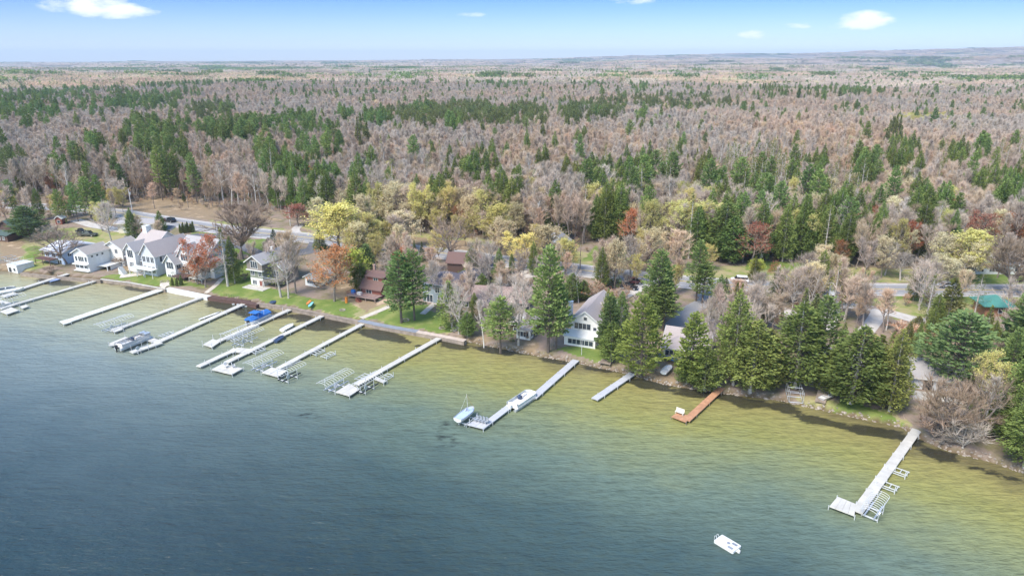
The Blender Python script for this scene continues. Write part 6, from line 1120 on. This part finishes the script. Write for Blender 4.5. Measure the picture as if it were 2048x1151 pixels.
# cream ranch house near the road
h = House('ranch_house', 238, 466, 'long cream house with a shallow grey roof and two garage doors near the road', rot=R(0)); h.block(0, 13, 0, 6, -.8, 3.6, 's_tan', 'x', .8, 'r_grey', .9, trim='s_tan'); [h.win('F', u, -.1, 2.6, 2.1, 1, pane='white', name='door') for u in (3.2, 10.6)]; [h.win('F', u, .1, 1.0, 1.6, pane='s_red') for u in (6.0, 8.2)]; h.win('F', 10, 2.9, 1.2, .4); h.box('roof_end', (13.95, 14.5, 1, 5, 3.1, 4.3), 's_red')
# boathouse, shed, cabin, others
h = House('boathouse', 17, 543, 'small white boathouse at the water on the far left', 'boathouse'); h.block(0, 4.6, 0, 5, -1.2, 2.0, 's_white', 'flat', .2, 'white', .1); h.win('F', 1.2, .1, 1.2, 1.4, pane='carblack', name='door'); h.win('F', 3.3, .6, .9, .9); h.deck(0, 4.6, 0, 5, 2.46, 'white', post=False)
h = House('garden_shed', 112, 449, 'little red shed with a white gable among the trees', 'shed', rot=0); h.block(0, 2.4, 0, 2.4, 0, 2.2, 's_red', 'y', .9, 'white', .2); h.win('F', 1.2, .6, .9, .9)
h = House('cabin', 1968, 632, 'log cabin with a bright green metal hipped roof', rot=-R(8)); h.block(0, 6, 0, 5.5, -.5, 2.5, 's_log', 'hip', 2.0, 'r_green', .8, trim='r_green'); h.win('F', 3.2, .9, .8, 1.4)
h = House('cottage', 1826, 776, 'pale blue grey cottage half hidden behind the huge blue green pine', rot=-R(16)); h.block(0, 8, 0, 8, -.5, 2.6, 's_pale', 'x', 2.0, 'r_grey', .6); h.win('F', 2.3, 0, 1.6, 2.0, 1, pane='carblack', name='door'); h.win('F', 5.5, .8, 1.4, 1.1, 2); h.box('patio', (-1, 7, -4.5, -1, -1, .05), 'concrete')
h = House('cottage', 1640, 752, 'pale cottage hidden behind the dense shore cedars', rot=-R(20)); h.block(0, 9, 0, 8, -.5, 2.6, 's_pale', 'x', 1.8, 'r_grey', .5); [h.win('F', u, .8, 1.4, 1.1, 2) for u in (2, 5)]
h = House('roadside_house', 1946, 548, 'long white house across the road behind the broadest yellow tree', rot=0); h.block(0, 15, 0, 8, -.5, 2.9, 's_white', 'x', 2.0, 'r_taupe', .5); [h.win('F', u, .8, 1.3, 1.2, 2) for u in (2, 5, 8, 12)]; h.block(15.05, 24, -1, 7, -.5, 3.4, 's_tan', 'x', 1.8, 'r_pinkbrown', .5)
h = House('roadside_house', 1085, 512, 'grey roofed house hidden behind the pale cream tree across the road', rot=-R(6)); h.block(0, 8, 0, 8, -.5, 3.5, 's_pale', 'y', 3, 'r_grey', .5); h.win('F', 4, 1.2, 1.5, 1.3, 2)

# ------------------------------------------------------------ vehicles
def car(label, px, py, rot, paint='carblack', kind='suv', L=4.6, W=1.9, name='car', cat='car', group=None):
    x, y, z = GT(px, py); root = empty(name, (x, y, z+.1), rot, label, cat, group); H = {'suv': 1.7, 'sedan': 1.45, 'truck': 1.85, 'van': 2.1}[kind]; hb_ = .55*H
    hood = {'suv': .2, 'sedan': .26, 'truck': .27, 'van': .12}[kind]; back = {'suv': .04, 'sedan': .2, 'truck': .42, 'van': .02}[kind]
    P = [(-L/2, .35), (L/2-.05, .35), (L/2, .6), (L/2-.12, hb_*.92), (L/2-L*hood, hb_), (-L/2, hb_+.02)]; mb = MB(); mb.prism(P, 'y', -W/2, W/2); o = mb.build('body', M[paint], root)
    bv = o.modifiers.new('bevel', 'BEVEL'); bv.width = .09; bv.segments = 2
    x0, x1 = -L/2+L*back, L/2-L*hood; wl = .84*W/2
    def cab(xa, xb, xc, xd, za, zb, s0, s1): return [(xa, -s0, za), (xb, -s0, za), (xb, s0, za), (xa, s0, za), (xc, -s1, zb), (xd, -s1, zb), (xd, s1, zb), (xc, s1, zb)]
    F8 = [(3, 2, 1, 0), (4, 5, 6, 7), (0, 1, 5, 4), (1, 2, 6, 5), (2, 3, 7, 6), (3, 0, 4, 7)]
    mb = MB(); mb.add(cab(x0, x1, x0+.25, x1-.55, hb_+.003, H-.12, wl*1.05, wl*.9), F8); mb.build('window', M['carglass'], root)
    mb = MB(); mb.add(cab(x0+.25, x1-.56, x0+.32, x1-.66, H-.118, H, wl*.92, wl*.86), F8); mb.build('roof', M[paint], root)
    me = MB(); me.tube((0, -.11, 0), (0, .11, 0), .36, n=16); tyre = me.mesh('wheel', M['rubber']); me = MB(); me.tube((0, -.12, 0), (0, .12, 0), .2, n=10); rim = me.mesh('rim', M['metal'])
    for sx_ in (-L*.31, L*.32):
        for sy_ in (-W/2+.08, W/2-.08): q = bpy.data.objects.new('wheel', tyre); COL.objects.link(q); q.parent = root; q.location = (sx_, sy_, .36); q2 = bpy.data.objects.new('rim', rim); COL.objects.link(q2); q2.parent = q
    for sy_ in (-W*.36, W*.36): mb = MB(); mb.box(L/2-.06, L/2+.012, sy_-.17, sy_+.17, .66, .82); mb.build('headlight', M['white'], root); mb = MB(); mb.box(-L/2-.012, -L/2+.05, sy_-.14, sy_+.14, .7, .9); mb.build('tail_light', M['carred'], root)
    return root
def rdir(px): i = min(range(len(ROAD_PX)-1), key=lambda k: abs((ROAD_PX[k][0]+ROAD_PX[k+1][0])/2-px)); d = np.array(GT(*ROAD_PX[i+1])[:2])-np.array(GT(*ROAD_PX[i])[:2]); return math.atan2(d[1], d[0])
car('black car driving on the left part of the road', 341, 444, rdir(341)+math.pi); car('white car on the road with its roof rack catching the light', 1479, 564, rdir(1479)+math.pi, 'carwhite')
car('dark olive pickup truck parked on the grass behind the white cottage', 176, 472, R(-6), 'cargreen', 'truck', 6.6, 2.1, 'pickup_truck', 'truck'); car('small black utility vehicle behind the dark olive pickup', 163, 465, R(-10), 'carblack', 'sedan', 3.6, 1.5, 'utility_vehicle', 'vehicle')
car('dark red car parked at the end of the gravel drive', 1268, 567, R(-5), 'carred', 'suv'); car('black car parked below the dark red one', 1258, 578, R(-20), 'carblack', 'sedan'); car('white van parked half hidden by bare trees', 1661, 600, R(70), 'carwhite', 'van', 5.4, 2.0, 'van', 'van'); car('white car glimpsed on the road behind the yellow tree at the right', 1893, 574, rdir(1893), 'carwhite', 'sedan')
def pole(label, px, py, ty, cross=True, mat='birch', arm=1.2, box=True):
    x, y, z = GT(px, py); top = ztop(y, ty); root = empty('utility_pole', (x, y, z), 0.2, label, 'utility pole'); mb = MB(); mb.tube((0, 0, -.5), (0, 0, top-z), .17, .12, 8); mb.build('pole', M[mat], root)
    if cross: mb = MB(); mb.box(-arm, arm, -.2, -.1, top-z-.5, top-z-.35); mb.build('crossarm', M['timber'], root)
    if box: mb = MB(); mb.tube((.35, 0, top-z-2.2), (.35, 0, top-z-1.2), .28, n=10); mb.build('transformer', M['metal'], root)
    return x, y, top-.45
pole('leftmost utility pole, above the ranch house', 265, 425, 378); pole('utility pole beside the bare bank', 377, 416, 392, False, 'timber', box=False); A1 = pole('utility pole with a transformer beside the small red maple', 581, 452, 414); pole('utility pole across the road right of the white car', 1521, 523, 500); pole('leaning wooden pole across the road behind the gravel drive', 1824, 560, 513, False, 'timber', box=False); pole('dark utility pole beside the cream tree across the road', 1160, 540, 490, False, 'timber', box=False)
x, y, z = GT(1163, 709); root = empty('flagpole', (x, y, z), 0, 'short white flagpole on the lawn of the white gabled house', 'flagpole'); mb = MB(); mb.tube((0, 0, -.2), (0, 0, ztop(y, 672)-z), .06, .04, 8); mb.build('pole', M['alu'], root); mb = MB(); mb.tube((0, 0, ztop(y, 672)-z), (0, 0, ztop(y, 671)-z), .1, n=8); mb.build('finial', M['alu'], root)
# shore equipment on land
def landlift(label, px, py, rot, L=4.5, W=2.4, H=2.0):
    x, y, z = GT(px, py); root = empty('boat_lift', (x, y, z), rot, label, 'boat lift'); mb = MB()
    for s_ in (-1, 1):
        for zz in (.1, H): mb.tube((-L/2, s_*W/2, zz), (L/2, s_*W/2, zz), .06, n=5)
        for X0 in np.linspace(-L/2, L/2, 4): mb.tube((X0, s_*W/2, .1), (X0, s_*W/2, H), .05, n=5)
        mb.tube((-L/2, s_*W/2, .1), (0, s_*W/2, H), .04, n=4)
    mb.build('side_frame', M['metal'], root); mb = MB()
    for X0 in (-L/2, 0, L/2): mb.tube((X0, -W/2, .12), (X0, W/2, .12), .06, n=5); mb.tube((X0, -W/2, H), (X0, W/2, H), .04, n=5)
    mb.build('cross_beam', M['metal'], root)
landlift('open metal boat lift frame standing ashore under the cedars', 1588, 794, DKD+.3); landlift('metal lift frame on the bank left of the boathouse', 12, 522, DKD, 5, 2.6, 1.2)
x, y, z = GT(1640, 806); root = empty('boat_ramp', (x, y, z), DKD+math.pi, 'grey boarded ramp leading down to the stones under the cedars', 'ramp'); mb = MB(); [mb.box(-.2+i*.32, .1+i*.32, -.9, .9, .25+i*.05, .33+i*.05) for i in range(17)]; mb.build('ramp_boards', M['timber'], root); mb = MB(); [mb.box(-.2, 5.2, s_*.7-.06, s_*.7+.06, .02, .24) for s_ in (-1, 1)]; mb.build('ramp_rail', M['timber'], root)
x, y, z = GT(1212, 726); root = empty('picnic_platform', (x, y, z), SHA, 'tilted grey wooden platform at the foot of the dark pine on the shore', 'platform'); mb = MB(); [mb.box(-1.2+i*.3, -.93+i*.3, -1.0, 1.0, .3, .38) for i in range(8)]; mb.build('boards', M['timber'], root); [MB().box(a-.05, a+.05, b-.05, b+.05, 0, .29).build('leg', M['timber'], root) for a in (-1.1, 1.1) for b in (-.9, .9)]
for lab_, px_, py_, r0 in (('stone fire ring on the lawn right of the two big pines', 811, 640, .8), ('stone fire ring near the sea wall end', 885, 656, .7), ('pale stone fire ring on the lawn by the brown deck house', 685, 620, .6), ('round stone fire circle by the white boardwalk', 329, 563, 1.0)):
    x, y, z = GT(px_, py_); mb = MB(); k = 12
    for i in range(k): a = 6.28*i/k; rockm(mb, x+math.cos(a)*r0, y+math.sin(a)*r0, z+.1, .2, rr_)
    o = mb.build('fire_ring', M['rock']); tag(o, lab_, 'fire pit')
x, y, z = GT(546, 604); mb = MB(); mb.tube((0, 0, 0), (0, 0, .25), .9, .8, 14); o = mb.build('trampoline', M['navy'], loc=(x, y, z)); tag(o, 'small dark blue round float on the lawn behind the sea wall', 'float')
x, y, z = GT(693, 605); mb = MB(); mb.tube((0, 0, 0), (0, 0, 1.5), .35, .33, 12); o = mb.build('barrel', M['orange'], loc=(x, y, z)); tag(o, 'orange barrel at the left foot of the timber deck', 'barrel')

# ------------------------------------------------------------ haze
hb = MB(); hb.box(-14500, 14500, -700, 15500, -6, 262)
m = bpy.data.materials.new('haze_air'); m.use_nodes = True; nt = m.node_tree; nt.nodes.clear(); oo = N(nt, 'ShaderNodeOutputMaterial'); pv = N(nt, 'ShaderNodeVolumePrincipled'); pv.inputs['Density'].default_value = 8.5e-5; pv.inputs['Color'].default_value = (.66, .81, 1, 1); pv.inputs['Anisotropy'].default_value = .1
nt.links.new(pv.outputs[0], oo.inputs['Volume']); hzb = hb.build('haze', m); tag(hzb, kind='stuff')
